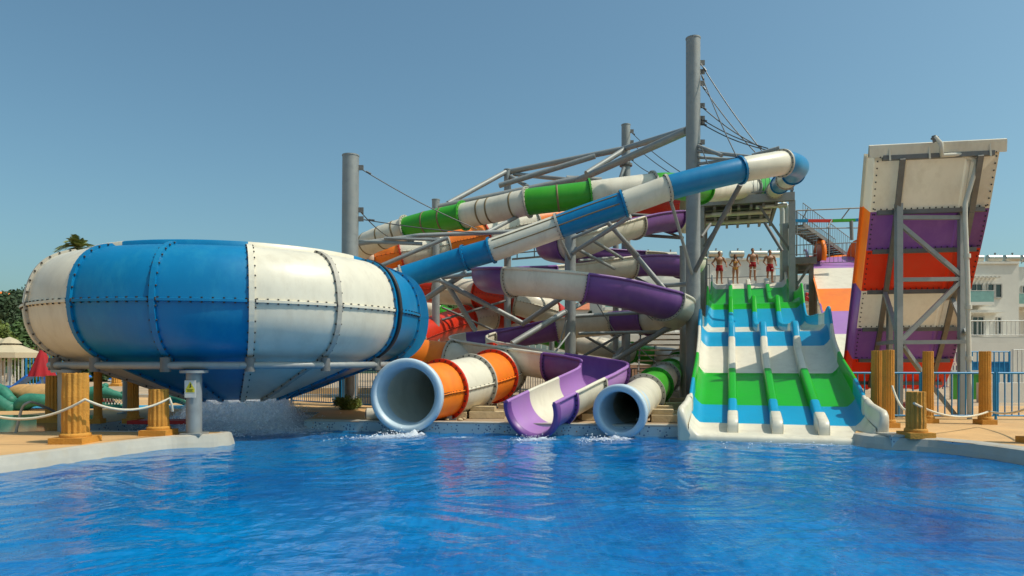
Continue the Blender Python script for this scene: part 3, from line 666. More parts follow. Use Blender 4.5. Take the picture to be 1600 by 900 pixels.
# rounded orange entry cheeks at the top of the drop
for px, sg in ((1281,-1),(1341,1)):
    mb = MB(); c = P(px, 398, 36.2); angs = [R(-30+240*k/18) for k in range(19)]; rows = []
    for a in angs:
        for_ = Vector((.10*math.cos(a)*sg*-1, .75*math.cos(a), .78*math.sin(a)))
        rows.append([c+for_*.82-VH*.05, c+for_-VH*.12, c+for_*1.04, c+for_+VH*.12, c+for_*.82+VH*.05])
    mb.grid(rows); mb.add([c-VH*.05+Vector((.08*math.cos(a)*-sg,.62*math.cos(a),.64*math.sin(a))) for a in angs], [list(range(19))]); mb.add([c+VH*.05+Vector((.08*math.cos(a)*-sg,.62*math.cos(a),.64*math.sin(a))) for a in angs], [list(range(19))])
    mb.build('entry_cheek', M['O'], hp)
for Y in (27, 31, 35):
    mb = MB()
    for t in (-1.2, 1.2): q = uq(Y, t, .1); mb.tube([(q.x, q.y, GZ), q], .1, 8)
    mb.bar(uq(Y,-1.4,.1), uq(Y,1.4,.1), .12, .12); mb.build('support_frame', M['dsteel'], hp)
# ------------------------------------------------------------------ steel pillars, trusses, braces
def pillar(px, py_top, Y, r, label, z0=GZ, cables=(), knots=(), pxb=None):
    t = P(px, py_top, Y); b_ = Vector((t.x if pxb is None else P(pxb, 0, Y).x, Y, z0)); ro = empty('steel_pillar', b_, label, 'steel pillar', 'steel pillars holding the slides')
    mb = MB(); mb.tube([b_, t-Vector((0,0,.03))], r, 32); mb.build('shaft', M['steel'], ro)
    mb = MB(); mb.tube([t-Vector((0,0,.03)), t+Vector((0,0,.01))], r+.012, 32); mb.build('cap', M['steel'], ro)
    mb = MB(); mb.tube([b_, b_+Vector((0,0,.05))], r*1.9, 24)
    for k in range(8): a = k*math.pi/4; mb.tube([b_+Vector((math.cos(a)*r*1.6, math.sin(a)*r*1.6, .05)), b_+Vector((math.cos(a)*r*1.6, math.sin(a)*r*1.6, .12))], .02, 6)
    mb.build('base_plate', M['steel'], ro)
    for (y0, q) in cables:
        a_ = P(px, y0, Y)+Vector((r, 0, 0)); e = P(*q); d = e-a_; mb = MB(); N = 10
        mb.tube([a_+d*(i/N)-Vector((0,0,.10*math.sin(math.pi*i/N))) for i in range(N+1)], .018, 5)
        mb.tube([a_+d*.06, a_+d*.10], .035, 6); mb.build('tension_cable', M['cable'], ro)
        mb = MB(); mb.box(a_+Vector((.06,0,0)), (.18,.05,.16)); mb.build('cable_lug', M['dsteel'], ro)
    for yk in knots: c = P(px, yk, Y); mb = MB(); mb.tube([c-Vector((0,0,.05)), c+Vector((0,0,.05))], r*1.45, 24); mb.build('collar', M['dsteel'], ro)
    return ro
pillar(1083, 60, 23.0, .235, 'tallest steel pillar, rising high above the slides near the tower', knots=(),
       cables=[(98,(1190,235,22.0)),(112,(1151,245,20.5)),(130,(1180,238,22.5)),(165,(1190,231,21.8)),(185,(1200,232,21.2)),(192,(1196,234,21.2)),(222,(1110,262,20.5))])
pillar(548, 243, 22.4, .265, 'thick grey steel pillar standing behind the bowl', pxb=545,
       cables=[(262,(745,358,23.0)),(328,(612,373,27)),(342,(800,366,23.0))])
pillar(978, 195, 31.5, .20, 'second tallest steel pillar, behind the middle of the slides', knots=(258,),
       cables=[(205,(1062,268,25)),(222,(1068,283,25)),(248,(1030,276,26))])
pillar(681, 312, 31.0, .175, 'short steel pillar between the bowl and the orange tube coils')
pillar(891, 352, 23.2, .185, 'mid-height steel pillar under the blue and white tube')
pillar(793, 265, 33.0, .17, 'square-topped steel pillar carrying the left end of the truss')
pillar(1069, 385, 25.5, .16, 'thinner steel pillar tucked just left of the tallest one')
pillar(962, 350, 32.5, .14, 'thin steel pillar just left of the second tallest one')
pillar(862, 420, 34.0, .13, 'thin steel pillar lost among the orange and white coils with red-shaded lengths')

def frame(name, label, cat, bars, m='steel', group=None):
    a0 = P(*bars[0][0]); ro = empty(name, (a0.x, a0.y, a0.z), label, cat, group)
    for a_, b_, r_ in bars:
        mb = MB(); mb.tube([P(*a_), P(*b_)], r_, 10); mb.build('steel_member', M[m], ro)
        mb.box
    return ro
frame('roof_truss', 'long bright steel truss rising from the left coils to the tallest pillar', 'truss', [
 ((684,324,31),(905,279,30),.14),((700,318,31),(793,267,33),.12),((798,268,33),(973,233,30.5),.13),((973,233,30.5),(1073,203,23.5),.12),
 ((780,290,31.5),(930,244,30.5),.12),((902,282,30),(1073,205,23.3),.14),((916,271,29),(977,233,30),.12),((803,272,33),(890,281,31),.10),((797,275,33),(825,292,31),.10),
 ((885,278,30.5),(940,281,30.5),.11),((962,300,31),(975,262,31.3),.09)])
frame('support_arm', 'pair of long thin arms reaching from the pillar behind the bowl', 'steel arm', [
 ((557,381,22.6),(655,368,23.0),.075),((655,368,23.0),(845,360,23.4),.075),((557,377,22.6),(660,381,22.8),.06),((589,418,22.6),(692,374,22.8),.07),((692,374,22.8),(700,372,22.8),.07),((761,363,23.4),(811,337,25),.07),((600,372,22.6),(690,375,22.8),.05)])
frame('brace_frame', 'crossed steel braces beneath the blue tube, left of the purple coil', 'brace', [
 ((654,474,24.5),(728,426,23.5),.10),((688,438,23.6),(818,506,24.0),.09),((700,446,23.7),(743,517,24.2),.09),((690,434,23.6),(770,425,23.4),.07),((658,440,24),(690,438,23.6),.06),((815,507,24),(882,462,23.5),.09)])
frame('brace_frame', 'steel braces fanning between the middle pillars under the purple coils', 'brace', [
 ((975,378,23.8),(1031,444,23.6),.095),((1031,444,23.6),(1073,485,23.3),.095),((953,568,24.5),(1073,494,23.3),.10),((1035,446,23.6),(1072,444,23.3),.08),((899,494,23.4),(1021,487,23.8),.07),((904,521,23.4),(1040,518,23.8),.055),
 ((800,537,21.9),(882,488,23.0),.10),((882,488,23),(928,464,27),.09),((955,568,24.5),(972,545,25),.10)])
frame('brace_frame', 'steel braces directly under the middle of the blue and white tube', 'brace', [
 ((1047,310,19.4),(1081,427,22.7),.05),((873,370,20.0),(890,404,23.0),.05),((948,346,22),(997,400,23),.075),((895,395,23),(985,338,21),.07),((895,372,23),(985,334,22),.05),((900,388,23),(960,420,27),.06),((925,375,25),(973,404,27),.06),((905,407,23.4),(960,402,27),.045)])
frame('brace_frame', 'steel struts holding the small platform over the four-lane slide', 'brace', [
 ((1157,288,20.5),(1118,360,22),.075),((1118,360,22),(1086,424,22.8),.075),((1096,370,26),(1110,350,26.5),.06),((1195,348,27),(1222,392,26.5),.06)], m='dsteel')
frame('cantilever_arm', 'bundle of thin arms from the tallest pillar towards the tower tube bend', 'steel arm', [
 ((1091,236,22.8),(1180,246,21.2),.06),((1091,246,22.8),(1190,252,22.2),.05),((1091,256,22.8),(1160,247,21.5),.05),((1175,243,21.0),(1218,231,20.6),.06),((1091,228,22.8),(1128,243,21.8),.06),((1091,262,22.8),(1140,258,22),.045)])
frame('brace_frame', 'dark steel lattice deep among the coils between the middle pillars', 'brace', [
 ((895,330,30),(1065,340,30),.07),((900,360,30),(1068,372,30),.07),((900,365,30.2),(965,335,30.2),.05),((965,335,30.2),(1065,371,30.2),.05),((790,420,33),(960,415,32),.07),((795,470,33),(860,430,33.5),.06),((795,430,33),(862,480,33.5),.06),
 ((690,415,31.5),(792,400,32.5),.07),((690,500,31.5),(790,470,32.5),.06),((905,560,31),(975,520,31.3),.06),((905,520,31),(975,560,31.3),.06),((985,430,31),(1066,470,26),.06),((985,540,31),(1066,500,26),.06),((800,395,33),(890,360,24),.05),((690,480,31.5),(780,520,32),.05),((870,395,33),(960,440,32),.05)], m='dsteel')
frame('maintenance_walkway', 'narrow steel walkway rails seen through the orange and white coils with red-shaded lengths', 'walkway', [
 ((650,418,33.5),(676,418,33.5),.05),((800,405,34),(858,400,34),.05),((800,396,34),(858,391,34),.03),((745,395,34),(800,388,34),.05),((858,437,34.2),(890,428,34),.05),((858,430,34.2),(890,421,34),.03),((808,389,34),(808,406,34),.03),((835,388,34),(835,403,34),.03)])
# thin cable stays below
for lab, a_, b_ in (('thin stay cable crossing from the mid pillar down to the green tube','x',0),):
    frame('stay_cable', lab, 'cable', [((930,470,23),(965,526,24),.018),((983,470,23),(1020,500,23.5),.018),((890,520,23),(860,560,21),.03),((1000,545,24),(1035,575,24),.018),((872,545,23),(885,500,23),.03)])

# ------------------------------------------------------------------ railings helper
def rail_bars(mb, p, q, h, gap, mi=0, rb=.012, rt=.025, low=.12):
    p, q = Vector(p), Vector(q); d = q-p; L = d.length; u = Vector((0,0,1))
    mb.tube([p+u*h, q+u*h], rt, 8, mi); mb.tube([p+u*low, q+u*low], rt*.8, 8, mi)
    n_ = max(2, int(L/gap))
    for i in range(n_+1): c = p+d*(i/n_); mb.tube([c+u*low, c+u*h], rb, 5, mi)
# ------------------------------------------------------------------ tower
TO = P(1094, 0, 31.5); TO.z = 0; zd = 9.07; TW_ = 3.95; TD = 5.0
m3t = Matrix((V4, U4, Vector((0,0,1)))).transposed()
def T3(t, s_, z): return Vector((TO.x, TO.y, 0))+V4*t+U4*s_+Vector((0,0,z))
tw = empty('slide_tower', T3(2, 2.5, GZ), 'steel tower deck holding up the tube entrances over the four-lane slide', 'tower')
def tbox(mb, t, s_, z, d): mb.box(T3(t, s_, z), d, 0, M3=m3t)
mb = MB(); tbox(mb, TW_/2-.3, TD/2, zd-.04, (TW_-.6, TD, .08)); tbox(mb, TW_-.3, .75, zd-.04, (.6, 1.5, .08)); mb.build('deck', M['dsteel'], tw)
mb = MB()
for i in range(6): tbox(mb, TW_/2-.3, .2+(TD-.3)*i/5, zd-.22, (TW_-.6, .14, .28))
for i in range(7): tbox(mb, .1+(TW_-.8)*i/6, TD/2, zd-.44, (.12, TD, .16))
mb.build('joists', M['dsteel'], tw)
mb = MB(); tbox(mb, TW_/2, -.06, zd-.18, (TW_+.1, .08, .36)); mb.build('edge_beam', M['steel'], tw)
for t_, s_ in ((.05,.1),(TW_-.05,.1),(.05,TD-.1),(TW_+.05,TD+.4)):
    mb = MB(); tbox(mb, t_, s_, (zd-.36+GZ)/2, (.26,.26,zd-.36-GZ)); mb.build('post', M['steel'], tw)
for px, zt_ in ((1222.5, 322), (1230, 320)):
    Yp = 36.0; x_ = P(px,0,Yp).x; zt = P(px,zt_,Yp).z
    mb = MB(); mb.tube([(x_, Yp, GZ), (x_, Yp, zt-.25), (x_-.03, Yp, zt-.1), (x_-.12, Yp-.02, zt), (x_-.3, Yp-.05, zt+.03)]+([(x_-1.1, Yp-.2, zt+.03)] if px < 1225 else []), .13, 16)
    for q in (.3,.6,.9): mb.tube([(x_, Yp, zt*q-.05), (x_, Yp, zt*q+.05)], .155, 16)
    mb.build('downpipe', M['pipe'], tw)
mb = MB()
for z_, yy in ((zd-.62, .8),(zd-.72,2.2)): mb.tube([T3(.2, yy, z_), T3(TW_-.9, yy, z_), T3(TW_-.9, yy, z_+.3)], .10, 10)
mb.tube([T3(.5,.3,zd-.7),T3(1.3,.3,zd-.7),T3(1.3,.3,zd-.4)], .09, 10); mb.tube([T3(2.4,.25,zd-.50),T3(3.7,.25,zd-.50)], .09, 10); mb.build('water_pipes', M['pipe'], tw)
for (pa, pb) in (((0,0),(TW_,0)), ((TW_,0),(TW_,1.5)), ((0,TD),(TW_-.6,TD)), ((0,0),(0,TD))):
    mb = MB(); rail_bars(mb, T3(*pa,zd), T3(*pb,zd), 1.0, .16, rb=.012); mb.build('railing', M['rail_g'], tw)
mb = MB(); mb.bar(T3(.15,0,zd-2.2),T3(1.3,0,zd-.5),.1,.1); mb.build('knee_brace', M['dsteel'], tw)
mb = MB(); mb.bar(T3(TW_-.1,.1,zd-2.6),T3(TW_-1.4,.1,zd-.5),.1,.1); mb.build('knee_brace', M['dsteel'], tw)
# stairs and second deck, right of the tower
st = empty('staircase', (13.2, 31, GZ), 'steel staircase with grey railings descending right from the tower', 'staircase')
def stairs(pa, pb, wd, n_, ro, rail=True, m='dsteel'):
    pa, pb = Vector(pa), Vector(pb); d = (pb-pa)/n_; dh_ = Vector((d.x, d.y, 0)).normalized(); sd_ = Vector((-dh_.y, dh_.x, 0))*wd/2
    mb = MB()
    for i in range(n_): c = pa+d*(i+.5); a_ = math.atan2(dh_.y, dh_.x); mb.box(c, (abs(Vector((d.x,d.y,0)).length)+.06, wd, .04), 0, rz=a_)
    mb.build('treads', M[m], ro)
    for s_ in (-1, 1):
        mb = MB(); mb.bar(pa+sd_*s_, pb+sd_*s_, .05, .18); mb.build('stringer', M[m], ro)
        if rail: mb = MB(); rail_bars(mb, pa+sd_*s_, pb+sd_*s_, 1.05, .28, rb=.012, rt=.02); mb.build('handrail', M['rail_g'], ro)
stairs(P(1243,352,34.5), P(1316,402,38.5), .75, 16, st)
ld = empty('landing_deck', (P(1262,0,34).x, 34, GZ), 'grey steel landing at the top of the orange and purple drop', 'platform')
lx0, lx1, ly, lz = P(1240,0,33).x, P(1273,0,33).x, 33.0, P(0,402,33).z
LDW = lx1-lx0
def D3(t, s_, z): return Vector((lx0, ly, 0))+V4*t+U4*s_+Vector((0,0,z))
mb = MB(); mb.box(D3(LDW/2,1.7,lz-.05), (LDW,3.4,.1), M3=m3t); mb.box(D3(LDW/2,0,lz-.18), (LDW,.12,.3), M3=m3t); mb.box(D3(LDW/2,3.3,lz-.18), (LDW,.12,.3), M3=m3t); mb.build('deck', M['dsteel'], ld)
for yy in (.9, 2.3): mb = MB(); mb.box(D3(LDW/2,yy,lz-.40), (LDW-.2,.14,.25), M3=m3t); mb.build('under_beam', M['dsteel'], ld)
for t_ in (.1, LDW-.2): mb = MB(); mb.box(D3(t_,.3,(lz+GZ)/2-.1), (.2,.2,lz-GZ-.3), M3=m3t); mb.build('post', M['dsteel'], ld)
mb = MB(); mb.bar(D3(.1,.1,lz-1.4), D3(LDW-.2,.1,lz-.3), .12,.12); mb.build('knee_brace', M['dsteel'], ld)
mb = MB(); rail_bars(mb, D3(0,0,lz), D3(LDW,0,lz), 1.1, .13); mb.build('railing', M['rail_g'], ld)
mb = MB(); rail_bars(mb, D3(0,3.4,lz), D3(LDW+2.6,3.4,lz), 1.1, .2); mb.build('railing', M['rail_g'], ld)
cn = empty('canopy_rail', P(1245, 345, 34), 'thin frame with a red, green and blue striped bar above the drop entrance', 'railing')
for a_, b_, c in (((1240,345,34),(1262,345,34),'B'),((1262,345,34),(1300,345,34),'X'),((1300,345,34),(1336,344,34),'G'),((1336,344,34),(1352,343,34),'B')):
    mb = MB(); mb.bar(P(*a_), P(*b_), .12, .14); mb.build('coloured_bar', M[c], cn)
for a_, b_, r_ in (((1245,329,34),(1365,324,34),.035),((1245,329,34),(1245,400,34),.035),((1330,345,34),(1331,375,34),.09),((1295,350,34),(1295,402,34),.035),((1262,326,34),(1252,346,36),.03),((1328,325,34),(1313,345,36),.03),((1245,357,34),(1340,356,34),.03),((1300,343,34),(1293,356,33),.03)):
    mb = MB(); mb.tube([P(*a_), P(*b_)], r_, 8); mb.build('frame_tube', M['rail_g'], cn)

# start platform of the lane slide and its back rail
sp = empty('start_platform', L4(25.5, 0, GZ), 'pale start platform at the top of the four lanes with a grey rail', 'platform')
zp = 5.75
def PL(s_, t, z): return L4((s_-14)/CU, t, z)
mb = MB(); m3 = Matrix((V4, U4, Vector((0,0,1)))).transposed(); mb.box(PL(40.2, 0, zp-.12), (5.4, 3.6, .2), M3=m3); mb.build('deck', M['cope'], sp)
for t in (-2.5, 2.5):
    for s_ in (38.8, 41.6): mb = MB(); mb.box(PL(s_, t, (zp+GZ)/2-.1), (.2,.2,zp-GZ-.3), M3=m3); mb.build('post', M['dsteel'], sp)
mb = MB(); mb.bar(PL(38.4,-2.7,zp-.35), PL(38.4,2.7,zp-.35), .12, .3); mb.build('edge_beam', M['dsteel'], sp)
mb = MB(); h = 1.0
mb.tube([PL(41.7,-2.6,zp+h), PL(41.7,2.2,zp+h)], .03, 8); mb.tube([PL(41.7,-2.6,zp+.12), PL(41.7,2.2,zp+.12)], .025, 8)
for t in (-2.6,-1,.6,2.2): mb.tube([PL(41.7,t,zp), PL(41.7,t,zp+h)], .03, 8)
mb.build('back_rail', M['rail_g'], sp)
mb = MB(); rail_bars(mb, PL(38.6,-3.5,zp-.1), PL(38.6,-2.0,zp-.1), 1.5, .12, rb=.02); mb.build('side_rail', M['dsteel'], sp)
mb = MB(); mb.box(PL(38.8,.12,zp+.02), (.9,.5,.08), M3=m3); mb.build('foot_step', M['cope'], sp)
for t in (-1.3, .45, 1.55):
    mb = MB(); mb.tube([PL(38.05,t-.28,zp+.0), PL(38.05,t-.28,zp+.95), PL(38.05,t+.28,zp+.95), PL(38.05,t+.28,zp)][1:3], .022, 8); mb.build('grab_bar', M['rail_w'], sp)

# ------------------------------------------------------------------ people
def person(px, py_feet, Y, H, label, kind, skin='skin', arms=.0, pose=0):
    f = P(px, py_feet, Y); s = H/1.78
    ro = empty('person', f, label, 'person')
    mb = MB(); F = kind == 'f'
    shw = (.175 if F else .215); hw = (.165 if F else .155)
    def T(pts, rs, n=12): mb.tube([f+Vector(p)*s for p in pts], [r_*s for r_ in rs], n)
    def E(c, r_, sc=(1,1,1)): mb.ball(f+Vector(c)*s, r_*s, 9, sc=sc)
    for sg in (-1, 1):
        sp_ = .10 if pose != 2 else .085
        T([(sg*hw*.56,0,.93),(sg*(hw*.60+.01),-.005,.72),(sg*(sp_+.015),0,.50),(sg*(sp_+.02),.015,.36),(sg*(sp_+.025),.03,.22),(sg*(sp_+.03),.03,.09),(sg*(sp_+.03),.03,.05)], [.088,.082,.058,.056,.050,.036,.038])
        E((sg*(sp_+.03),.03,.05), .045)
        T([(sg*(sp_+.03),.06,.035),(sg*(sp_+.04),-.06,.035),(sg*(sp_+.05),-.15,.022)], [.032,.042,.028])
        E((sg*shw*.86,0,1.40), .062 if F else .075)
        if F: el, wr = (sg*.34,.06,1.12), (sg*.20,-.07,1.02)
        else: el, wr = (sg*(.30+arms),.04,1.13), (sg*(.245+arms),-.16,.965)
        T([(sg*shw,0,1.40),(sg*(shw+.05),.02,1.28),el], [.05 if F else .06,.043 if F else .055,.034 if F else .042])
        T([el, tuple((Vector(el)*.6+Vector(wr)*.4)), wr], [.036 if F else .044, .036 if F else .043, .024])
        E(el, .034 if F else .042)
        d = Vector((-sg*.10,-.02,-.05)) if F else Vector((0,-.05,-.05)); d.normalize(); wv = Vector(wr)
        pm = wv+d*.05; T([wv, pm, wv+d*.085], [.024,.036,.034])
        ax = Vector((1,0,0)) if not F else Vector((0,.6,-.8))
        for k, (off, L) in enumerate(((-.03,.062),(-.01,.075),(.011,.07),(.031,.055))):
            b0 = wv+d*.08+ax*off*.9; b1 = b0+d*L*.55+Vector((0,-.01,-.005)); b2 = b1+(d+Vector((0,-.1,-.9))).normalized()*L*.45
            T([b0,b1,b2], [.0095,.0085,.0075], 6)
        b0 = wv+d*.03-ax*.03*sg*(1 if not F else 1); T([b0, b0-ax*sg*.03+d*.03, b0-ax*sg*.03+d*.06+Vector((0,-.01,-.01))], [.012,.0105,.009], 6)
    # trunk as stacked elliptical rings
    rings = [(.86,.8*hw,.09,0),(.92,hw,.115,0),(1.0,hw*.98,.115,0),(1.08,(.122 if F else .148),.098,-.005),(1.18,(.125 if F else .158),.10,-.008),(1.30,(.145 if F else .185),.115,-.012),(1.38,(.155 if F else .20),.105,0),(1.445,(.11 if F else .13),.075,.01),(1.48,.062,.06,.012),(1.55,.052 if F else .06,.055,.005)]
    vs = []; n_ = 20
    for z, a_, b_, yo in rings:
        for k in range(n_): an = 2*math.pi*k/n_; vs.append(f+Vector((a_*math.cos(an), b_*math.sin(an)+yo, z))*s)
    mb.add(vs, [(i*n_+k, i*n_+(k+1)%n_, (i+1)*n_+(k+1)%n_, (i+1)*n_+k) for i in range(len(rings)-1) for k in range(n_)]+[list(range(n_))[::-1], [len(vs)-n_+k for k in range(n_)]])
    for sg in (-1, 1):
        if F: E((sg*.07,-.085,1.27), .058)
        else: E((sg*.085,-.075,1.31), .07, (1.15,.6,.8))
    hy = 0
    E((0,hy-.005,1.655), .098, (.82,.95,1.12)); E((0,hy-.035,1.60), .062, (.9,1,.9))
    E((0,hy-.103,1.625), .017, (.8,1,1.4)); E((0,hy-.085,1.575), .022, (1.2,.6,.5))
    for sg in (-1, 1): E((sg*.082,hy+.01,1.635), .02, (.4,.8,1.3))
    o = mb.build('body', M[skin], ro)
    md = o.modifiers.new('remesh', 'REMESH'); md.mode = 'VOXEL'; md.voxel_size = .0095; md.use_smooth_shade = True
    sm = o.modifiers.new('smooth', 'SMOOTH'); sm.factor = .5; sm.iterations = 2
    dg = bpy.context.evaluated_depsgraph_get(); me = bpy.data.meshes.new_from_object(o.evaluated_get(dg)); o.modifiers.clear(); o.data = me
    if not me.materials: me.materials.append(M[skin])
    # face marks, hair, clothes as children
    mb = MB()
    for sg in (-1, 1): mb.ball(f+Vector((sg*.032,hy-.092,1.655))*s, .011*s, 5)
    mb.build('eyes', M['hair'], ro)
    mb = MB(); mb.ball(f+Vector((0,hy+.018,1.685))*s, .101*s, 9, sc=(.86,.98,1.02))
    if F:
        for sg in (-1, 1): mb.tube([f+Vector((sg*.07,.02,1.66))*s, f+Vector((sg*.082,-.0,1.55))*s, f+Vector((sg*.085,-.06,1.42))*s, f+Vector((sg*.08,-.11,1.32))*s], [.04*s,.038*s,.03*s,.012*s], 8)
        mb.tube([f+Vector((0,.07,1.68))*s, f+Vector((0,.085,1.5))*s, f+Vector((0,.11,1.32))*s], [.07*s,.07*s,.03*s], 8)
    mb.build('hair', M['hair'], ro)
    def shell(name, rr, m, g=.012):
        mb = MB(); vs = []; n_ = 24
        for z, a_, b_, xo, yo in rr:
            for k in range(n_): an = 2*math.pi*k/n_; vs.append(f+Vector(((a_+g)*math.cos(an)+xo, (b_+g)*math.sin(an)+yo, z))*s)
        mb.add(vs, [(i*n_+k, i*n_+(k+1)%n_, (i+1)*n_+(k+1)%n_, (i+1)*n_+k) for i in range(len(rr)-1) for k in range(n_)], 0, True); return mb
    if F:
        mb = shell('x', [(.83,.055,.085,0,0),(.88,.13,.11,0,0),(.95,.166,.118,0,0),(.965,.166,.118,0,0)], 0); mb.build('bikini_bottom', M['ochre'], ro)
        mb = MB()
        for sg in (-1, 1): mb.ball(f+Vector((sg*.07,-.095,1.27))*s, .058*s, 7)
        mb.tube([f+Vector((.13*math.cos(a*.3)*1.04, -.115*math.sin(a*.3)*1.04, 1.25))*s for a in range(22)], .012*s, 6); mb.build('bikini_top', M['ochre'], ro)
    else:
        leg_z = {0: .70, 1: .76, 3: .60}.get(pose, .7)
        mb = shell('x', [(.86,.15,.115,0,0),(.95,.158,.122,0,0),(1.0,.156,.118,0,0),(1.03,.15,.115,0,0)], 0)
        for sg in (-1, 1):
            vs = []; n_ = 18
            for z, a_, xo in ((leg_z,.098,.105),(.80,.098,.10),(.88,.095,.085),(.92,.09,.08)):
                for k in range(n_): an = 2*math.pi*k/n_; vs.append(f+Vector((a_*math.cos(an)+sg*xo, a_*1.08*math.sin(an), z))*s)
            mb.add(vs, [(i*n_+k, i*n_+(k+1)%n_, (i+1)*n_+(k+1)%n_, (i+1)*n_+k) for i in range(3) for k in range(n_)], 0, True)
        mb.build('swim_shorts', M['redcloth'], ro)
        mb = shell('x', [(1.015,.155,.118,0,0),(1.04,.152,.116,0,0)], 0, .016); mb.build('waistband', M['beige'], ro)
def plat_y(px): 
    return 38.4
person(1124, 443.5, 37.3, 1.76, 'leftmost of the three men, bare-chested in short red shorts', 'm', arms=.09, pose=0)
person(1149, 443.5, 37.4, 1.62, 'woman in a bikini with long dark hair, hands on her hips', 'f')
person(1176, 438.5, 38.6, 1.82, 'man in low red swim shorts standing on the step, set slightly back', 'm', arms=-.01, pose=1)
person(1203, 441.5, 37.8, 1.80, 'rightmost man, bare-chested in long red shorts near the downpipes', 'm', skin='skin', arms=.03, pose=3)
# ------------------------------------------------------------------ fluted ochre columns
def column(px, py_base, Y, py_top, r, label, z0=None, dk=False, broken=False):
    if Y is None: Y = K*(CZ-GZ)/(py_base-HOR)
    b_ = P(px, py_base, Y); b_.z = GZ if z0 is None else z0; zt = P(px, py_top, Y).z
    ro = empty('fluted_column', b_, label, 'column', 'fluted ochre columns around the pool')
    mb = MB(); prof = []; n_ = 96; nf = 14
    H = zt-b_.z
    for i in range(9):
        z = .12+(H-.12)*i/8; vsr = []
        rr = r*(1-.05*i/8)
        for k in range(n_):
            a = 2*math.pi*k/n_; g = abs(math.sin(a*nf/2)); q = rr*(1-.13*(1-g)**.8+.02*math.sin(i*2.1+k*.05)+.01*noise.noise(Vector((a*2, z*3, px))))
            vsr.append(Vector((b_.x+q*math.cos(a), b_.y+q*math.sin(a), b_.z+z+(.012*noise.noise(Vector((k*.3, px, 0))) if i == 8 else 0))))
        vsr.append(vsr[0]); prof.append(vsr)
    mb.grid(prof, 0, False); top_ = prof[-1][:-1]
    mb.add(top_, [list(range(n_))]); mb.build('shaft', M['ochre'], ro)
    mb = MB(); s_ = r*2.7; mb.box((b_.x, b_.y, b_.z+.055), (s_, s_, .11)); mb.build('plinth', M['ochre'], ro)
    mb = MB(); mb.lathe(b_, [(r*1.12,.11),(r*1.15,.14),(r*1.10,.17),(r*1.0,.18)], 32); mb.build('torus_moulding', M['ochre'], ro)
    return b_, zt
cols = {}
for key, a in dict(
  l1=(118,692,None,583,.215,'tall column at the front left with a rope looped round it'),
  l2=(248,680,None,608,.19,'shorter stump by the warning sign post, rope tied to its top'),
  l3=(84,660,None,587,.175,'tall column just behind the front left one'),
  l4=(208,661,None,596,.125,'shaded column under the bowl between two steel posts'),
  l5=(182,603,40,584,.26,'small far column beyond the second pool, seen under the bowl'),
  l6=(153,655,15.9,577,.09,'slim reddish column close behind a steel post under the bowl'),
  r1=(1370,665,None,548,.12,'left one of the close pair of tall columns beside the four-lane slide'),
  r1b=(1388,668,None,547,.125,'right one of the close pair of tall columns beside the four-lane slide'),
  r2=(1450,661,None,549,.12,'tall slim column just left of the stump on the right deck, further back'),
  r3=(1431,684,None,612,.175,'short stump on the right deck with the rope tied to it'),
  r4=(1539,663,None,549,.125,'tall slim column on the right, in front of the blue railing'),
  r5=(1622,693,None,598,.17,'column at the far right edge of the view')).items(): cols[key] = column(*a)
# rope barriers
def rope(label, pts, sag, hang=None):
    a0 = pts[0]; ro = None; mb = MB(); N = 18
    allp = []
    for (p, q), sg in zip(zip(pts[:-1], pts[1:]), sag):
        allp += [p.lerp(q, i/N)-Vector((0,0,sg*4*(i/N)*(1-i/N))) for i in range(N)]
    allp.append(pts[-1])
    if hang: allp += [pts[-1]+Vector(h) for h in hang]
    mb.tube(allp, .022, 8); o = mb.build('rope', M['rope']); tag(o, label, 'rope')
p_ = lambda px, py, Y: P(px, py, Y)
rope('sagging pale rope strung along the left deck from column to stump', [p_(-60,630,11.6), p_(133,624,11.85), p_(265,622,12.9)], [.30,.20], hang=[(.04,0,-.12),(.03,.05,-.25)])
rope('sagging pale rope on the right deck between the stump and columns', [p_(1428,630,12.55), p_(1531,641,15.2)+Vector((0,-.3,0)), p_(1640,618,12.2)], [.18,.15])
rope('short pale rope hanging from the tallest column behind the stump', [p_(1394,603,14.4), p_(1431,632,13.3)], [.28])

# ------------------------------------------------------------------ fences
def fence(p, q, h, m, label, gap=.12, panel=2.4, low=.1, rb=.011, group='railings around the slides'):
    p, q = Vector((*p, GZ)), Vector((*q, GZ)); ro = empty('metal_fence', p, label, 'fence', group); d = q-p; L = d.length; n_ = max(1, round(L/panel))
    for i in range(n_):
        a_, b_ = p+d*(i/n_), p+d*((i+1)/n_); e = d.normalized()*.05; mb = MB(); rail_bars(mb, a_+e, b_-e, h, gap, rb=rb, low=low)
        mb.tube([a_+e+Vector((0,0,low)), a_+e+Vector((0,0,h))], .022, 8); mb.tube([b_-e+Vector((0,0,low)), b_-e+Vector((0,0,h))], .022, 8); mb.build('fence_panel', M[m], ro)
    for i in range(n_+1): a_ = p+d*(i/n_); mb = MB(); mb.tube([a_, a_+Vector((0,0,h+.03))], .03, 8); mb.build('post', M[m], ro)
    return ro
XW = lambda px, Y: (px-800)/K*Y
fence((XW(1326,17.0),17.0),(XW(1640,16.8)+.5,16.8),1.14,'rail_b','blue railing along the right deck behind the ochre columns', gap=.16, rb=.016, panel=1.95)
fence((XW(455,23.5),23.5),(XW(620,20.5),20.5),1.15,'rail_b','blue railing seen beneath the right underside of the bowl', gap=.11)
fence((XW(-60,33),33),(XW(36,33),33),1.75,'rail_w','cream railing at the far left behind the parasol', gap=.16, rb=.03)
fence((XW(40,33),33),(XW(120,33),33),1.75,'rail_b','blue railing behind the closed red parasol', gap=.15, rb=.025)
fence((XW(812,27),27),(XW(905,26),26),1.0,'rail_w','pale low railing in shade between the orange tube and purple slide', gap=.10, rb=.014)
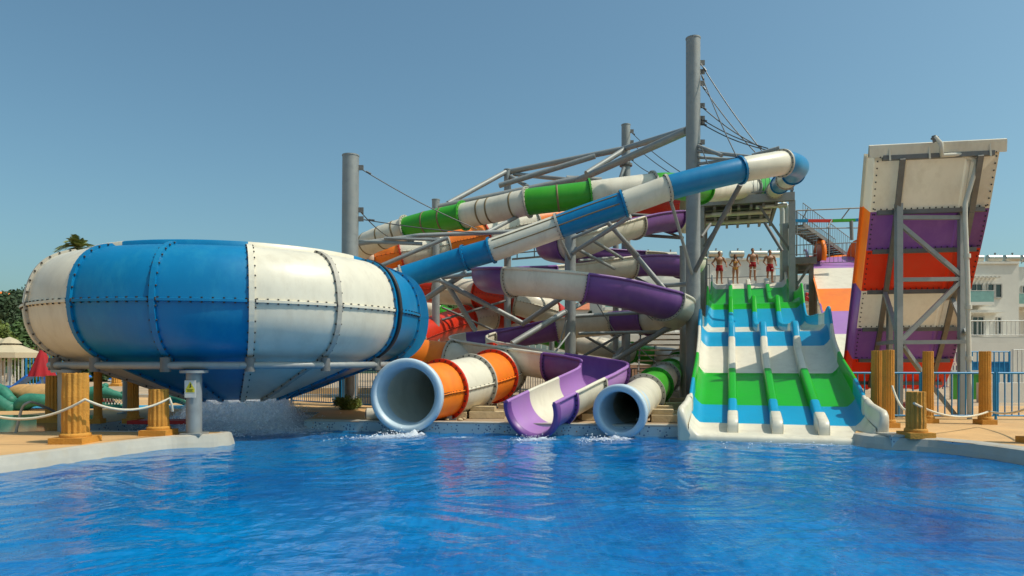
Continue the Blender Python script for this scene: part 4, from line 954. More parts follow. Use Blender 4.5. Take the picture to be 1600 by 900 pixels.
fence((XW(985,31.5),31.5),(XW(1120,30.5),30.5),1.1,'rail_g','grey railing behind the white and green tube', gap=.13, rb=.014)
fence((XW(1510,34),34),(XW(1578,34),34),1.9,'rail_b','tall blue gate panel behind the right deck', gap=.2, rb=.03, panel=1.1)
fence((XW(1473,36),36),(XW(1506,36),36),1.9,'rail_p','plum-coloured gate panel beside the ramp foot', gap=.16, rb=.025)
fence((XW(1582,34),34),(XW(1660,34),34),2.0,'rail_w','pale pink-white railing at the far right edge', gap=.2, rb=.03)
# coloured boards behind the fence on the right
def board(name, px0, px1, py0, py1, Y, m, label, cat='panel', th=.06):
    a_, b_ = P(px0, py1, Y), P(px1, py0, Y); ro = empty(name, (a_.x, Y, GZ), label, cat)
    mb = MB(); mb.box(((a_.x+b_.x)/2, Y, (a_.z+b_.z)/2), (b_.x-a_.x, th, b_.z-a_.z)); mb.build('board', M[m], ro)
    mb = MB()
    for x_ in (a_.x, b_.x): mb.box((x_, Y-.01, (b_.z+GZ)/2), (.07, .10, b_.z-GZ))
    mb.box(((a_.x+b_.x)/2, Y-.01, b_.z), (b_.x-a_.x, .11, .07)); mb.build('frame', M['rail_w'] if m != 'rail_b' else M['rail_b'], ro); return ro
board('screen_panel', 1486, 1532, 580, 634, 26, 'greenpanel', 'bright green screen panel behind the railing on the right')
board('screen_panel', 1512, 1576, 566, 583, 34.3, 'rail_b', 'blue board behind the tall blue gate')
wall = lambda px0, px1, py0, Y, m, label: tag((lambda mb: (mb.box(((XW(px0,Y)+XW(px1,Y))/2, Y, (P(0,py0,Y).z+GZ)/2), (XW(px1,Y)-XW(px0,Y), .3, P(0,py0,Y).z-GZ)), mb.build('garden_wall', M[m]))[1])(MB()), label, 'wall')
wall(1450, 1700, 536, 44, 'plaster', 'white stepped garden wall in front of the hotel, right side')
wall(1530, 1720, 598, 24, 'plaster', 'low white wall right behind the blue railing')
wall(1225, 1300, 520, 50, 'plaster', 'white garden wall between the lane slide and the steep drop')
wall(900, 1090, 570, 40, 'pink', 'low peach wall in shade behind the white and green tube')
wall(455, 600, 606, 30, 'stone', 'low sandstone wall under the bowl behind the blue railing')
wall(860, 1060, 524, 48, 'plaster', 'white terrace wall behind the middle pillars')

# ------------------------------------------------------------------ hotel
HY = 62.0
ht = empty('hotel_building', (XW(1200,HY), HY, GZ), 'white flat-roofed hotel block with balconies behind the slides', 'hotel')
def wbox(name, px0, px1, py0, py1, Y, dep, m, ro=ht, dy=0):
    a_, b_ = P(px0, py1, Y), P(px1, py0, Y); mb = MB(); mb.box(((a_.x+b_.x)/2, Y+dep/2+dy, (a_.z+b_.z)/2), (b_.x-a_.x, dep, b_.z-a_.z)); return mb.build(name, M[m], ro)
wbox('wall', 941, 1085, 437, 580, HY, 10, 'plaster'); wbox('wall', 1085, 1212, 405, 580, HY+2, 10, 'plaster'); wbox('wall', 1212, 1320, 430, 580, HY, 10, 'plaster')
wbox('wall', 1380, 1592, 411, 580, HY, 10, 'plaster'); wbox('wall', 1592, 1760, 417, 580, HY+3, 10, 'plaster')
wbox('parapet', 1380, 1593, 408.5, 412, HY-.15, .4, 'plaster'); wbox('parapet', 1085, 1212, 403, 406, HY+1.85, .4, 'plaster')
def window(px0, px1, py0, py1, Y=HY, mull=1):
    a_, b_ = P(px0, py1, Y), P(px1, py0, Y); cx, cz = (a_.x+b_.x)/2, (a_.z+b_.z)/2; w_, h_ = b_.x-a_.x, b_.z-a_.z
    mb = MB(); t = .09
    for dx in (-w_/2, w_/2): mb.box((cx+dx, Y-.05, cz), (t, .16, h_+t))
    for dz in (-h_/2, h_/2): mb.box((cx, Y-.055, cz+dz), (w_-t, .15, t))
    for k in range(mull): mb.box((cx-w_/2+w_*(k+1)/(mull+1), Y-.045, cz), (.06, .12, h_-t))
    fr = mb.build('window', M['wframe'], ht); mb = MB(); mb.box((cx, Y-.02, cz), (w_-t, .05, h_-t)); mb.build('pane', M['glass'], fr)
for wdw in ((1516,1534,444,472,HY,1),(1542,1552,444,465,HY,0),(1554,1564,444,465,HY,0),(1518,1536,495,524,HY,1),(1557,1563,496,522,HY,0),(1596,1606,447,472,HY+3,0),(1258,1273,444,466,HY,0),(1236,1248,446,470,HY,0),
            (960,972,452,476,HY,0),(1000,1014,452,478,HY,1),(1020,1030,452,470,HY,0),(958,972,500,524,HY,0),(1000,1016,500,526,HY,1),(1040,1056,460,484,HY,1),(1420,1440,444,472,HY,1),(1460,1476,444,472,HY,1)):
    window(*wdw)
def balcony(px0, px1, pyb, Y=HY, dep=1.6, glass='gglass'):
    a_, b_ = P(px0, pyb, Y-dep), P(px1, pyb, Y-dep); cx = (a_.x+b_.x)/2
    mb = MB(); mb.box((cx, Y-dep/2-.05, a_.z-.12), (b_.x-a_.x, dep-.1, .26)); bl = mb.build('balcony', M['plaster'], ht)
    mb = MB(); mb.box((cx, Y-dep+.03, a_.z+.5), (b_.x-a_.x-.1, .03, .95)); mb.build('glass_screen', M[glass], bl)
    mb = MB(); mb.box((cx, Y-dep+.03, a_.z+1.0), (b_.x-a_.x, .06, .05)); mb.build('handrail', M['rail_w'], bl)
balcony(1508, 1554, 472); balcony(1592, 1700, 475, HY+3); balcony(1232, 1300, 471); balcony(945, 1050, 480); balcony(1400,1480,474)
wbox('cornice', 1505, 1572, 484, 488, HY-1.2, 1.2, 'plaster'); wbox('terrace', 1490, 1640, 526, 552, HY-5, 5, 'plaster'); wbox('terrace', 940, 1110, 520, 540, HY-5, 5, 'plaster')
for i in range(9): wbox('pergola_beam', 1512+i*6.4, 1514+i*6.4, 431, 433.5, HY-.9, .9, 'plaster')
fl = MB()
for i in range(46): fl.ball(P(1259+13*random.random(), 457+15*random.random(), HY-1.75), .10, 4)
fl.build('flower_box', M['red'], ht)
def white_rail(px0, px1, pyb, Y, h, label):
    ro = empty('terrace_railing', P(px0, pyb, Y), label, 'railing', 'white terrace railings'); mb = MB(); rail_bars(mb, P(px0, pyb, Y), P(px1, pyb, Y), h, .35, rb=.03, rt=.045); mb.build('rail', M['rail_w'], ro)
white_rail(1500, 1640, 526, HY-5, 1.3, 'white terrace railing in front of the hotel at the right edge')
white_rail(975, 1085, 522, 50, 1.6, 'white terrace railing seen behind the middle pillars')
white_rail(800, 900, 560, 45, 1.3, 'white railing low between the purple slide and the middle pillar')
# rooftop water tanks
tk = None
tanks = [(1117,397,HY+2,'on the low roof behind the leftmost man'),(1151,397,HY+2,'on the low roof behind the woman'),(1187,397,HY+2,'on the low roof behind the man set back'),(1214,397,HY+2,'half hidden by the downpipes'),
         (1011,399,HY+1,'above the purple coil, leftmost of all'),(1046,399,HY+1,'above the purple coil, next to the tallest pillar'),
         (1524,404,HY+1,'on the hotel roof, right beside the ramp edge'),(1553,404,HY+1,'second from the ramp on the hotel roof'),(1580,404,HY+1,'third from the ramp on the hotel roof'),(1606,404,HY+3,'cut off by the right picture edge')]
for i, (px, py, Y, lab) in enumerate(tanks):
    if tk is None:
        tk = empty('water_tank', (0,0,0), '', 'water tank', 'solar water tanks on the roofs')
        mb = MB(); mb.tube([(-.60,0,.42),(-.66,0,.42)], [.30,.24], 20); mb.tube([(-.60,0,.42),(.60,0,.42)], .33, 24); mb.tube([(.60,0,.42),(.66,0,.42)], [.30,.24], 20); mb.build('drum', M['tank'], tk)
        mb = MB(); mb.tube([(.1,0,.7),(.1,0,.92)], .05, 8); mb.box((.1,0,.9),(.14,.1,.08)); mb.build('valve', M['dsteel'], tk)
        mb = MB()
        for x_ in (-.45, .45): mb.bar((x_,-.25,0),(x_,0,.2),.05,.05); mb.bar((x_,.25,0),(x_,0,.2),.05,.05)
        mb.build('stand', M['dsteel'], tk); o = tk
    else: o = copy_tree(tk)
    q = P(px, py, Y); o.location = (q.x, q.y, q.z-.42); o['label'] = 'metal water tank '+lab
# raised flat roof carrying the two tanks above the purple coil
wbox('roof_edge', 985, 1075, 404.5, 409, HY+1, 4, 'plaster'); wbox('wall', 990, 1070, 409, 437, HY+1.1, 3.8, 'plaster')

# terracotta roofed house and dome house
def house(px0, px1, py_e, py_b, Y, ridge_py, m, label, mr='terra'):
    a_, b_ = P(px0, py_b, Y), P(px1, py_e, Y); cx = (a_.x+b_.x)/2; ro = empty('house', (cx, Y, GZ), label, 'house'); w_ = b_.x-a_.x
    mb = MB(); mb.box((cx, Y+3, (b_.z+GZ)/2), (w_, 6, b_.z-GZ)); mb.build('wall', M[m], ro)
    zr = P(0, ridge_py, Y).z; mb = MB(); x0_, x1_ = a_.x-.3, b_.x+.3
    mb.add([(x0_,Y-.3,b_.z+.01),(x1_,Y-.3,b_.z+.01),(x1_,Y+6.3,b_.z+.01),(x0_,Y+6.3,b_.z+.01),(x0_+w_*.2,Y+3,zr),(x1_-w_*.2,Y+3,zr)], [(0,1,5,4),(1,2,5),(2,3,4,5),(3,0,4),(3,2,1,0)]); mb.build('roof', M[mr], ro)
    mb = MB(); mb.box((cx, Y-.02, b_.z-1.2), (w_*.25, .08, 1.0)); mb.build('window', M['glass'], ro)
house(892, 936, 484, 560, 85, 470, 'plaster', 'white house with a terracotta roof behind the middle pillars')
house(28, 58, 500, 560, 95, 494, 'pink', 'grey-pink house with a terracotta roof on the slope at the left edge')
dm = empty('domed_house', P(6, 480, 110), 'pale house with an orange dome on the hill at the left edge', 'house')
a_ = P(-30, 478, 110); b_ = P(20, 474, 110)
mb = MB(); mb.box(((a_.x+b_.x)/2, 113, a_.z-2), (b_.x-a_.x, 6, 6)); mb.build('wall', M['beige'], dm)
mb = MB(); c = P(4, 475, 112); mb.lathe(c, [(2.1*math.cos(R(a)), 2.0*math.sin(R(a))) for a in range(0, 91, 9)], 28, close=False); mb.build('dome', M['O'], dm)
rl = empty('hill_railing', P(-10, 484, 100), 'thin railing along the hillside terrace left of the bowl', 'railing'); mb = MB(); mb.tube([P(-30,484,100), P(45,484,100)], .12, 6); mb.build('rail', M['rail_w'], rl)

# hill on the left (terrain)
mb = MB(); rows = []
for j in range(10):
    v = j/9; row = []
    for i in range(25):
        u = i/24; x_ = -260+330*u; y_ = 80+150*v
        z_ = GZ-.3+max(0, (11*v**.8+4*v*noise.noise(Vector((x_*.02, y_*.02, 1))))*max(0, min(1, (45-x_)/70)))
        row.append(Vector((x_, y_, z_)))
    rows.append(row)
mb.grid(rows); tag(mb.build('hill', M['leafd']), kind='structure')

# ------------------------------------------------------------------ vegetation
def clump(mb, c, rad, n_, size, sq=(1,1,.8), seed=0, lobes=9):
    rg = random.Random(seed); L = []
    for _ in range(lobes):
        while True:
            p = Vector((rg.uniform(-1,1), rg.uniform(-1,1), rg.uniform(-1,1)))
            if p.length < 1: break
        L.append((Vector((p.x*sq[0], p.y*sq[1], p.z*sq[2]))*rad*.68, rad*rg.uniform(.28,.5)))
    for _ in range(n_):
        lc, lr = rg.choice(L); d = Vector((rg.gauss(0,1), rg.gauss(0,1), rg.gauss(0,1))).normalized()*lr*(rg.random()**.35)
        p = Vector(c)+lc+d; a_ = Vector((rg.gauss(0,1), rg.gauss(0,1), rg.gauss(0,1))).normalized(); b_ = a_.orthogonal().normalized(); s_ = size*rg.uniform(.5,1.3)
        mb.add([p-a_*s_, p+b_*s_*.5, p+a_*s_, p-b_*s_*.5], [(0,1,2,3)])
def tree(px, py_base, Y, py_top, wpx, label, leaf='leaf', n_=2200, name='leafy_tree', z0=None, group='trees behind the pools'):
    b_ = P(px, py_base, Y); b_.z = GZ if z0 is None else z0; zt = P(px, py_top, Y).z; H = zt-b_.z; rad = wpx/K*Y/2
    ro = empty(name, b_, label, 'tree', group); cz = max(b_.z+H*.35, zt-rad*.95)
    mb = MB(); mb.tube([b_, b_+Vector((.1,0,H*.3)), b_+Vector((.0,.1,H*.7))], [rad*.09,rad*.07,rad*.03], 8)
    for k in range(5): a = k*1.3; mb.tube([b_+Vector((0,0,H*.32)), b_+Vector((math.cos(a)*rad*.5, math.sin(a)*rad*.5, H*.72))], [rad*.045,rad*.015], 6)
    mb.build('trunk', M['bark'], ro)
    mb = MB(); clump(mb, (b_.x, b_.y, cz), rad, n_, rad*.10, seed=int(px*7+py_top), lobes=14, sq=(1,.8,max(.5, min(1.3, H*.5/rad)))); mb.build('crown', M[leaf], ro)
for a in ((4,565,70,462,80,'dark tree on the left slope behind the hillside railing','leafd'),(38,565,75,462,70,'dark tall tree touching the left edge of the bowl','leafd',3000),
          (60,565,60,492,70,'mid green bush-like tree just left of the bowl','leaf'),(14,565,48,492,80,'green tree behind the beige parasol','leaf',3000),(58,565,46,520,90,'yellow-green tree behind the red parasol','leafy',3000),
          (-5,565,42,510,60,'yellow-green tree at the far left picture edge','leafy'),(120,570,50,540,120,'dark green tree behind the blue railing under the bowl','leafd'),(200,570,50,545,120,'low green tree seen under the left of the bowl','leaf'),
          (936,560,70,478,40,'small dark round tree beside the terracotta roof','leafd'),(905,560,75,492,46,'small yellow-green tree left of the terracotta house','leafy'),
          (660,570,50,470,90,'leafy tree behind the coils right of the bowl','leafd',2600),(715,570,46,466,90,'green tree behind the small steel pillar','leaf',2600),(770,570,50,470,80,'dark tree behind the orange coil coloured red for shade','leafd'),
          (1018,560,58,500,40,'small bushy tree by the white terrace railing','leafd'),(20,565,105,455,90,'far tree below the domed house','leafd'),(45,565,120,450,60,'farthest dark tree on the hill skyline','leafd')):
    px, pb, Y, pt, wp, lab, lf = a[:7]; tree(px, pb, Y, pt, wp, lab, lf, *(a[7:8]))
def shrub(px, py, Y, rad, label, leaf='leafy'):
    b_ = P(px, py, Y); b_.z = GZ; ro = empty('shrub', b_, label, 'shrub'); mb = MB()
    for k in range(6): mb.tube([b_, b_+Vector((rad*.6*math.cos(k), rad*.6*math.sin(k), rad*.9))], [.02,.008], 5)
    mb.build('stems', M['bark'], ro); mb = MB(); clump(mb, b_+Vector((0,0,rad*.5)), rad*1.2, 2200, rad*.10, sq=(1.3,.9,.55), seed=int(px), lobes=14); mb.build('foliage', M[leaf], ro)
shrub(545, 650, 20.4, .34, 'small yellow-green shrub between two posts beneath the bowl')
# palm above the bowl
pt = P(122, 386, 52); pr = empty('palm_tree', (pt.x, pt.y, GZ), 'palm tree whose crown shows above the left of the bowl', 'tree')
mb = MB(); mb.tube([(pt.x+.4*math.sin(i*.5), pt.y, GZ+(pt.z-GZ)*i/8) for i in range(8)]+[pt], [.32-.012*i for i in range(9)], 12); mb.build('trunk', M['bark'], pr)
rg = random.Random(5); mb = MB(); top_ = pt
for k in range(64):
    a = k*2.4; el = R(rg.uniform(-50, 80)); L = rg.uniform(1.3, 1.9); prev = top_; dr = Vector((math.cos(a)*math.cos(el), math.sin(a)*math.cos(el), math.sin(el))); side = dr.cross(Vector((0,0,1))).normalized()
    spine = [top_+dr*L*t-Vector((0,0,1.0*t*t)) for t in [i/6 for i in range(7)]]
    mb.tube(spine, [.03,.025,.022,.02,.015,.01,.006], 4)
    for i in range(2, 26):
        t = i/26; p = top_+dr*L*t-Vector((0,0,1.0*t*t)); ll = .42*math.sin(min(1, t*1.4)*math.pi*.75+.3)
        for sg in (-1, 1): e = p+side*sg*ll+dr*.22-Vector((0,0,.12)); mb.add([p, p+dr*.07, e], [(0,1,2)])
mb.build('fronds', M['palm'], pr)
mb = MB()
for k in range(14):
    a = k*.9; mb.tube([top_, top_+Vector((math.cos(a)*.5, math.sin(a)*.5, -.4)), top_+Vector((math.cos(a)*.6, math.sin(a)*.6, -1.1))], [.04,.05,.02], 5)
mb.build('dry_fronds', M['tanp'], pr)

# ------------------------------------------------------------------ left background: second pool, parasols, loungers, creatures
mb = MB(); mb.box((-22, 21.6, GZ+.006), (26, 1.6, .004)); o = mb.build('second_pool_water', None or M['T']); tag(o, kind='structure')
mb = MB(); mb.box((-18, 27.5, GZ+.06), (30, .4, .12)); o = mb.build('pool_kerb', M['cope']); tag(o, kind='structure')
def parasol(px, py_top, py_edge, Y, rad, m, label, closed=False):
    t = P(px, py_top, Y); ro = empty('parasol', (t.x, t.y, GZ), label, 'parasol'); mb = MB(); mb.tube([(t.x, t.y, GZ), t], .035, 10); mb.build('pole', M['rail_w'], ro)
    ze = P(px, py_edge, Y).z; mb = MB(); n_ = 8
    if closed:
        H = t.z-ze; rows = []
        for i in range(8):
            u = i/7; rr = rad*(.18+.82*u**.9); row = []
            for k in range(33): a = 2*math.pi*k/32; q = rr*(1+.14*math.sin(a*8)*u); row.append(Vector((t.x+q*math.cos(a), t.y+q*math.sin(a), t.z-H*u)))
            rows.append(row)
        mb.grid(rows)
    else:
        rows = [[t+Vector((.02*math.cos(2*math.pi*k/n_), .02*math.sin(2*math.pi*k/n_), 0)) for k in range(n_+1)], [Vector((t.x+rad*math.cos(2*math.pi*k/n_), t.y+rad*math.sin(2*math.pi*k/n_), ze)) for k in range(n_+1)], [Vector((t.x+rad*math.cos(2*math.pi*k/n_), t.y+rad*math.sin(2*math.pi*k/n_), ze-.22)) for k in range(n_+1)]]
        mb.grid(rows, 0, False); mb.lathe(t, [(.45,-.10),(.28,.06),(.02,.18)], 8, 0, False)
    mb.build('canopy', M[m], ro)
    mb = MB(); mb.lathe((t.x, t.y, GZ), [(.001,.12),(.3,.10),(.32,0)], 16); mb.build('base', M['cope'], ro)
parasol(15, 533, 551, 29, 1.15, 'beige', 'open beige parasol at the far left')
parasol(0, 534, 551, 33, 1.2, 'beige', 'second beige parasol, cut by the left picture edge')
parasol(66, 547, 588, 22.5, .38, 'redcloth', 'closed dark red parasol under the left side of the bowl', True)
def lounger(px, py, Y, rz, label):
    c = P(px, py, Y); ro = empty('sun_lounger', (c.x, c.y, GZ), label, 'sun lounger', 'blue sun loungers by the second pool')
    m3 = Matrix.Rotation(rz, 3, 'Z'); f = lambda x_, y_, z_: m3 @ Vector((x_, y_, z_))+Vector((c.x, c.y, GZ))
    mb = MB(); mb.box(f(0,0,.38), (1.2,.62,.09), 0, M3=m3); mb.build('seat', M['bluep'], ro)
    mb = MB(); mb.bar(f(.6,0,.40), f(1.15,0,.85), .62, .09); mb.build('backrest', M['bluep'], ro)
    mb = MB(); mb.box(f(.15,.31,.30), (1.6,.05,.08), M3=m3); mb.box(f(.15,-.31,.30), (1.6,.05,.08), M3=m3); mb.build('frame', M['rail_w'], ro)
    for sx in (-.5, .6):
        for sy in (-.28, .28): mb = MB(); mb.tube([f(sx,sy,0), f(sx,sy,.28)], .025, 6); mb.build('leg', M['rail_w'], ro)
lounger(2, 600, 28.5, .1, 'blue sun lounger at the far left picture edge'); lounger(33, 600, 27.5, .1, 'blue sun lounger between the beige and red parasols'); lounger(88, 600, 27, .1, 'blue sun lounger behind the closed red parasol'); lounger(190, 600, 42, .2, 'blue sun lounger far back under the bowl')
# octopus-like teal sculpture with tan body
oc = empty('water_play_sculpture', P(22, 640, 19.8).xy.to_3d()+Vector((0,0,GZ)), 'teal and tan concrete play sculpture with fat curling arms, left', 'sculpture')
c0 = Vector((XW(40,20.5), 20.5, GZ))
def lump(mb, c, r_, sc): mb.ball(c, r_, 10, sc=sc)
mb = MB(); lump(mb, c0+Vector((.35,.2,.42)), .62, (1.25,.8,.55)); lump(mb, c0+Vector((-.15,.15,.5)), .42, (1.1,.8,.6)); lump(mb, c0+Vector((.9,.1,.3)), .38, (1,.8,.6)); mb.build('body', M['tanp'], oc)
for k, (pth, r_) in enumerate(((((-1.3,-.1,.62),(-.9,-.2,.70),(-.45,-.3,.55),(-.15,-.4,.30)),.16),(((-1.5,-.3,.30),(-1.0,-.4,.42),(-.5,-.5,.30),(-.1,-.5,.05)),.20),(((.15,-.4,.15),(.5,-.5,.30),(.95,-.45,.26),(1.25,-.4,.05)),.20),(((-1.6,-.2,.08),(-1.1,-.4,.12),(-.6,-.5,.08)),.18))):
    mb = MB(); pts_ = catmull([c0+Vector(q) for q in pth], 8)
    mb.tube(pts_, [r_*(1+.16*noise.noise(p*3.1)) for p in pts_], 14); mb.ball(pts_[0], r_, 7); mb.ball(pts_[-1], r_, 7); mb.build('arm', M['tealp'], oc)
# crocodile head with open jaws
ck = empty('crocodile_sculpture', Vector((XW(175,21.0), 21.0, GZ)), 'green crocodile sculpture with open toothy red jaws under the bowl', 'sculpture')
k0 = Vector((XW(160,21.0), 21.0, GZ))
mb = MB(); mb.tube([k0+Vector(q) for q in ((-.35,0,.42),(0,0,.50),(.3,0,.42),(.62,0,.36),(.72,0,.34))], [.24,.22,.14,.11,.07], 14); mb.ball(k0+Vector((.02,-.12,.68)), .09, 7); mb.ball(k0+Vector((.02,.12,.68)), .09, 7); mb.ball(k0+Vector((.62,0,.46)), .07, 6); mb.build('upper_jaw', M['tealp'], ck)
mb = MB(); mb.tube([k0+Vector(q) for q in ((-.35,0,.2),(0,0,.12),(.35,0,.08),(.68,0,.06))], [.20,.15,.11,.06], 14); mb.build('lower_jaw', M['tealp'], ck)
mb = MB(); mb.tube([k0+Vector(q) for q in ((-.3,-.02,.30),(0,-.02,.27),(.35,0,.2))], [.14,.12,.05], 10); mb.build('mouth_lining', M['red'], ck)
for i in range(7):
    mb = MB(); x_ = .12+i*.09; mb.tube([k0+Vector((x_,-.11,.32-.04*(i/7))), k0+Vector((x_,-.11,.20))], [.028,.004], 6); mb.tube([k0+Vector((x_+.045,-.10,.13)), k0+Vector((x_+.045,-.10,.24))], [.028,.004], 6); mb.build('teeth', M['teeth'], ck)
mb = MB(); mb.tube([k0+Vector(q) for q in ((-.3,.1,.3),(-1.0,.3,.35),(-1.8,.5,.25))], [.26,.3,.2], 14); mb.build('body', M['tealp'], ck)
ck2 = MB(); q = Vector((XW(272,22), 22, GZ)); ck2.tube([q+Vector(v) for v in ((-.6,0,.05),(-.3,0,.25),(.1,0,.28),(.5,0,.05))], [.1,.2,.18,.08], 12)
tag(ck2.build('teal_sculpture', M['tealp']), 'rounded teal concrete hump under the bowl beside the falling water', 'sculpture')
# pool handrail on the left
hr = empty('pool_handrail', P(40, 680, 13.6), 'bent steel pool handrails at the far left behind the front column', 'handrail')
for dy in (0, .55):
    mb = MB(); Yh = 13.7+dy; mb.tube(catmull([P(22,688,Yh), P(33,642,Yh), P(42,630,Yh), P(56,630,Yh+.2), P(95,648,Yh+1.0), P(130,668,Yh+1.8)], 5), .026, 10); mb.build('rail', M['steel'], hr)
# red mat
mb = MB(); c = P(252, 660, 15.8); mb.box((c.x, c.y, GZ+.05), (1.3,.5,.08)); tag(mb.build('red_mat', M['red']), 'flat red mat lying by the water beneath the bowl', 'mat')
# warning sign on the front post
sx, sy = SGN; ws = empty('warning_sign', (sx, sy-.16, 1.2), 'white sign with a yellow warning triangle on the front bowl post', 'sign')
sc_ = 13.3/K
mb = MB(); mb.box((sx-.0, sy-.158, 1.115), (.215,.012,.33)); mb.build('plate', M['plaster'], ws)
mb = MB(); y_ = sy-.166; mb.add([(sx-.075,y_,1.13),(sx+.075,y_,1.13),(sx,y_,1.26),(sx-.075,y_+.003,1.13),(sx+.075,y_+.003,1.13),(sx,y_+.003,1.26)], [(0,1,2),(5,4,3)]); mb.box((sx,y_+.001,1.088),(.17,.006,.075)); mb.build('yellow_panel', M['yellow'], ws)
mb = MB(); y2 = y_-.003; mb.ball((sx+.006,y2,1.205), .013, 6); mb.bar((sx+.0,y2,1.19),(sx+.018,y2,1.155),.004,.022); mb.bar((sx+.018,y2,1.158),(sx-.012,y2,1.145),.004,.014)
for r_, w2 in ((1.107,.13),(1.090,.11),(1.071,.12)):
    x_ = -w2/2
    rr = random.Random(int(r_*1000))
    while x_ < w2/2-.01: L = rr.uniform(.006,.012); mb.box((sx+x_+L/2,y2,r_), (L,.003,.009)); x_ += L+.004
mb.build('lettering', M['bolt'], ws)
# small white sign by the ramp foot
tg = empty('triangle_sign', P(1487, 575, 21), 'small white board with pink triangles beside the ramp foot', 'sign')
mb = MB(); a_ = P(1487, 565, 21); mb.add([a_+Vector((-.12,0,-.12)), a_+Vector((.17,0,-.12)), a_+Vector((.09,0,.14)), a_+Vector((-.12,.02,-.12)), a_+Vector((.17,.02,-.12)), a_+Vector((.09,.02,.14))], [(0,1,2),(5,4,3),(0,3,4,1),(1,4,5,2),(2,5,3,0)]); mb.build('board', M['plaster'], tg)
mb = MB()
for dx, dz in ((.0,-.07),(.08,-.07),(.06,.01)): q = a_+Vector((dx,-.006,dz)); mb.add([q+Vector((-.025,0,-.02)), q+Vector((.025,0,-.02)), q+Vector((0,0,.03))], [(0,1,2)])
mb.build('triangles', M['L'], tg)
# pump housing beside the orange mouth
ph = empty('filter_drum', P(581, 650, 16.6), 'small white horizontal drum on the kerb beside the orange tube mouth', 'drum'); c = P(581, 648, 16.6); c.z = GZ+.16
mb = MB(); mb.tube([c+Vector((-.12,0,0)), c+Vector((.25,.05,0))], .15, 18); mb.build('drum', M['W'], ph)
mb = MB(); mb.tube([c+Vector((-.14,0,0)), c+Vector((-.12,0,0))], .12, 18); mb.box(c+Vector((-.02,0,-.17)), (.3,.2,.06)); mb.build('end_plate', M['dsteel'], ph)

# ------------------------------------------------------------------ ground clutter behind the tiled wall
rg = random.Random(11)
spots = [(705,655,17.2),(735,650,18.5),(760,656,17.4),(790,652,18.3),(850,655,17.0),(872,648,18.4),(905,652,17.8),(930,656,16.8),(1035,652,17.6),(1055,645,19.0),(1040,660,16.3),(745,645,20),(880,640,20.5),(1050,636,21.5)]
near = ['just right of the orange mouth','behind the first orange flange','left of the purple outlet, front row','left of the purple outlet, back row','below the purple slide bend','right under the white flume part','between the purple outlet and the green tube','closest to the green tube mouth','right of the green tube mouth','beside the dark foot of the lane slide','in the corner by the lane slide wall','deep in shade below the orange tube','deep in shade below the purple coil','farthest back near the lane slide']
for i, (px, py, Y) in enumerate(spots):
    c = P(px, py, Y); ro = empty('stone_block', (c.x, c.y, GZ), 'pale limestone block '+near[i], 'stone block', 'limestone blocks on the ground under the slides')
    mb = MB(); w_ = rg.uniform(.5,1.1); mb.box((c.x, c.y, GZ+.09), (w_, .45, .16), rz=rg.uniform(-.2,.2)); mb.build('lower_slab', M['stone'], ro)
    mb = MB(); mb.box((c.x+rg.uniform(-.1,.1), c.y+.1, GZ+.235), (w_*.7,.35,.11), rz=rg.uniform(-.3,.3)); mb.build('upper_slab', M['stone'], ro)
mb = MB(); vs = []
for i in range(420):
    x_ = rg.uniform(-3.5, 6); y_ = rg.uniform(16.4, 27)
    if y_ < 16.9-.17*x_*0: pass
    mb.ball((x_, y_, GZ+.03), rg.uniform(.03,.10), 3, sc=(1.2,1,.7))
tag(mb.build('gravel', M['stone']), kind='stuff')
# slatted stairs behind the green tube
st2 = empty('slatted_stairs', P(1035, 600, 30), 'broad steps with pale treads in shade behind the green tube', 'staircase')
for i in range(9):
    mb = MB(); a_ = P(1035, 580-8.2*i, 29+i*.35); mb.box(a_, (2.1,.34,.06)); mb.build('tread', M['wood'], st2)
for sg in (-1, 1): mb = MB(); mb.bar(P(1035,584,28.8)+Vector((sg*1.0,0,-.1)), P(1035,512,32)+Vector((sg*1.0,0,-.1)), .06, .25); mb.build('stringer', M['dsteel'], st2)
# tiled block at the right end of the lane slide
tb = empty('tiled_kerb_block', (XW(1404,13.2), 13.2, GZ), 'small tiled kerb block at the right foot of the four-lane slide', 'kerb block')
mb = MB(); mb.box((XW(1404,12.95), 13.1, .11), (.36,.5,.26)); mb.build('tiled_body', tiledots, tb); mb = MB(); mb.box((XW(1404,12.95), 13.1, .26), (.40,.54,.035)); mb.build('cap', M['cope'], tb)

# ------------------------------------------------------------------ falling water and foam
rg = random.Random(21); mb = MB()
tet = [Vector((1,1,1)), Vector((-1,-1,1)), Vector((-1,1,-1)), Vector((1,-1,-1))]
def drop(c, s_):
    q = [Vector((rg.gauss(0,1), rg.gauss(0,1), rg.gauss(0,1)))*.35+v for v in tet]
    mb.add([c+v*s_ for v in q], [(0,1,2),(0,3,1),(0,2,3),(1,3,2)], 0, False)
for i in range(5200):
    a = rg.uniform(0, 2*math.pi); t = rg.random(); z = .78*(1-t**.8); r_ = 1.12+.25*t+(rg.random()**2)*(.15+1.0*t)
    drop(Vector((BC.x+r_*math.cos(a), BC.y+r_*math.sin(a), z)), rg.uniform(.003,.009))
for i in range(1500):
    a = rg.uniform(0, 2*math.pi); r_ = rg.uniform(1.1, 2.6); drop(Vector((BC.x+r_*math.cos(a), BC.y+r_*math.sin(a), abs(rg.gauss(0,.08)))), rg.uniform(.004,.012))
tag(mb.build('water_droplets', M['foam']), kind='stuff')
def dens(o, vals):
    at = o.data.attributes.new('cover', 'FLOAT', 'POINT'); at.data.foreach_set('value', vals)
mb = MB(); vals = []
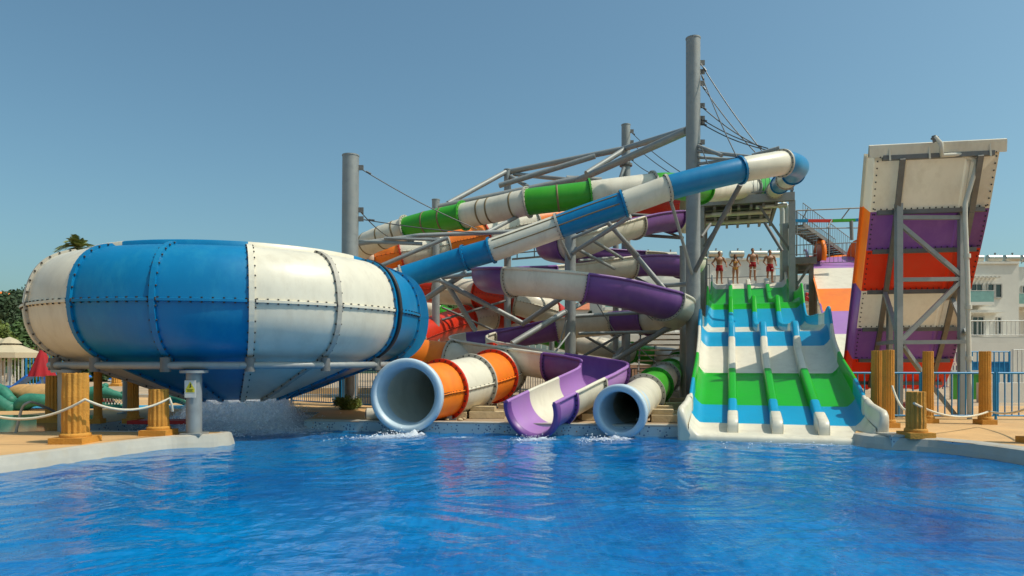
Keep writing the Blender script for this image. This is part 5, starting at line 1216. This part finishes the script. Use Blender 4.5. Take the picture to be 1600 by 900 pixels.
for li, (r0, r1, hi, dn) in enumerate(((1.12,1.24,.76,.60),(1.16,1.46,.72,.55),(1.2,1.8,.55,.50),(1.3,2.25,.36,.50))):
    rows = []
    for i in range(13):
        t = i/12; rows.append([Vector((BC.x+(r0+(r1-r0)*t+.05*noise.noise(Vector((a*.5,li,t*2))))*math.cos(a*2*math.pi/90), BC.y+(r0+(r1-r0)*t+.05*noise.noise(Vector((a*.5,li,t*2))))*math.sin(a*2*math.pi/90), hi*(1-t**1.5)-.01)) for a in range(91)])
        vals += [dn+.12*t*(li == 0)-(.3*(1-t)**3 if li else 0)]*91
    mb.grid(rows)
o = tag(mb.build('falling_water', M['curtain']), kind='stuff'); dens(o, vals)
def foam_patch(cx, cy, lx, ly, ang, peak, hgt, sd):
    mb = MB(); rows = []; vals = []; n1, n2 = 46, 26; ca, sa = math.cos(ang), math.sin(ang)
    for i in range(n1+1):
        row = []
        for j in range(n2+1):
            u, v = i/n1*2-1, j/n2*2-1; x_, y_ = u*lx, v*ly; f_ = max(0, 1-(u*.95)**2)*max(0, 1-v*v)
            hz = .030+hgt*f_**1.5*abs(noise.noise(Vector((x_*5+sd, y_*5, sd))))*2.2*math.exp(-((u-.45)/.45)**2)
            row.append(Vector((cx+x_*ca-y_*sa, cy+x_*sa+y_*ca, hz))); vals.append(peak*f_**.6*(.75+.35*math.exp(-((u-.5)/.5)**2)))
        rows.append(row)
    mb.grid(rows); o = tag(mb.build('foam_sheet', M['foamsheet']), kind='stuff'); dens(o, vals)
foam_patch(XW(606,14.9), 14.75, 1.05, .42, R(20), .70, .10, 1)
foam_patch(XW(640,15.2), 15.2, .42, .24, R(0), .78, .15, 2)
foam_patch(XW(826,14.3), 14.25, .75, .36, R(8), .62, .06, 3)
foam_patch(XW(938,14.35), 14.3, .85, .34, R(6), .66, .07, 4)
foam_patch(XW(700,14.6), 14.6, .9, .3, R(5), .45, .03, 5)
foam_patch(5.3, 13.55, 1.9, .22, -R(17), .50, .03, 6)
foam_patch(-5.0, 16.0, 1.2, 1.0, 0, .48, .04, 7)
foam_patch(BC.x+.4, BC.y-1.7, 2.2, .9, 0, .56, .12, 8)
mb = MB()
for (px, Y, wd, sk, n_) in ((630,15.3,.45,-.9,260),(838,14.6,.5,-.3,120),(950,14.6,.5,-.4,160),(1220,13.75,1.6,0,80)):
    c = Vector((XW(px,Y), Y, 0))
    for i in range(n_):
        u = abs(rg.gauss(0,.5)); x_ = rg.gauss(0, wd*.45)+sk*u; y_ = -u*.6+rg.gauss(0,.08); z = max(-.005, (.07*math.exp(-u*2)*abs(rg.gauss(0,1)))+.012)
        drop(c+Vector((x_, y_, z)), rg.uniform(.003,.010))
tag(mb.build('foam', M['foam']), kind='stuff')
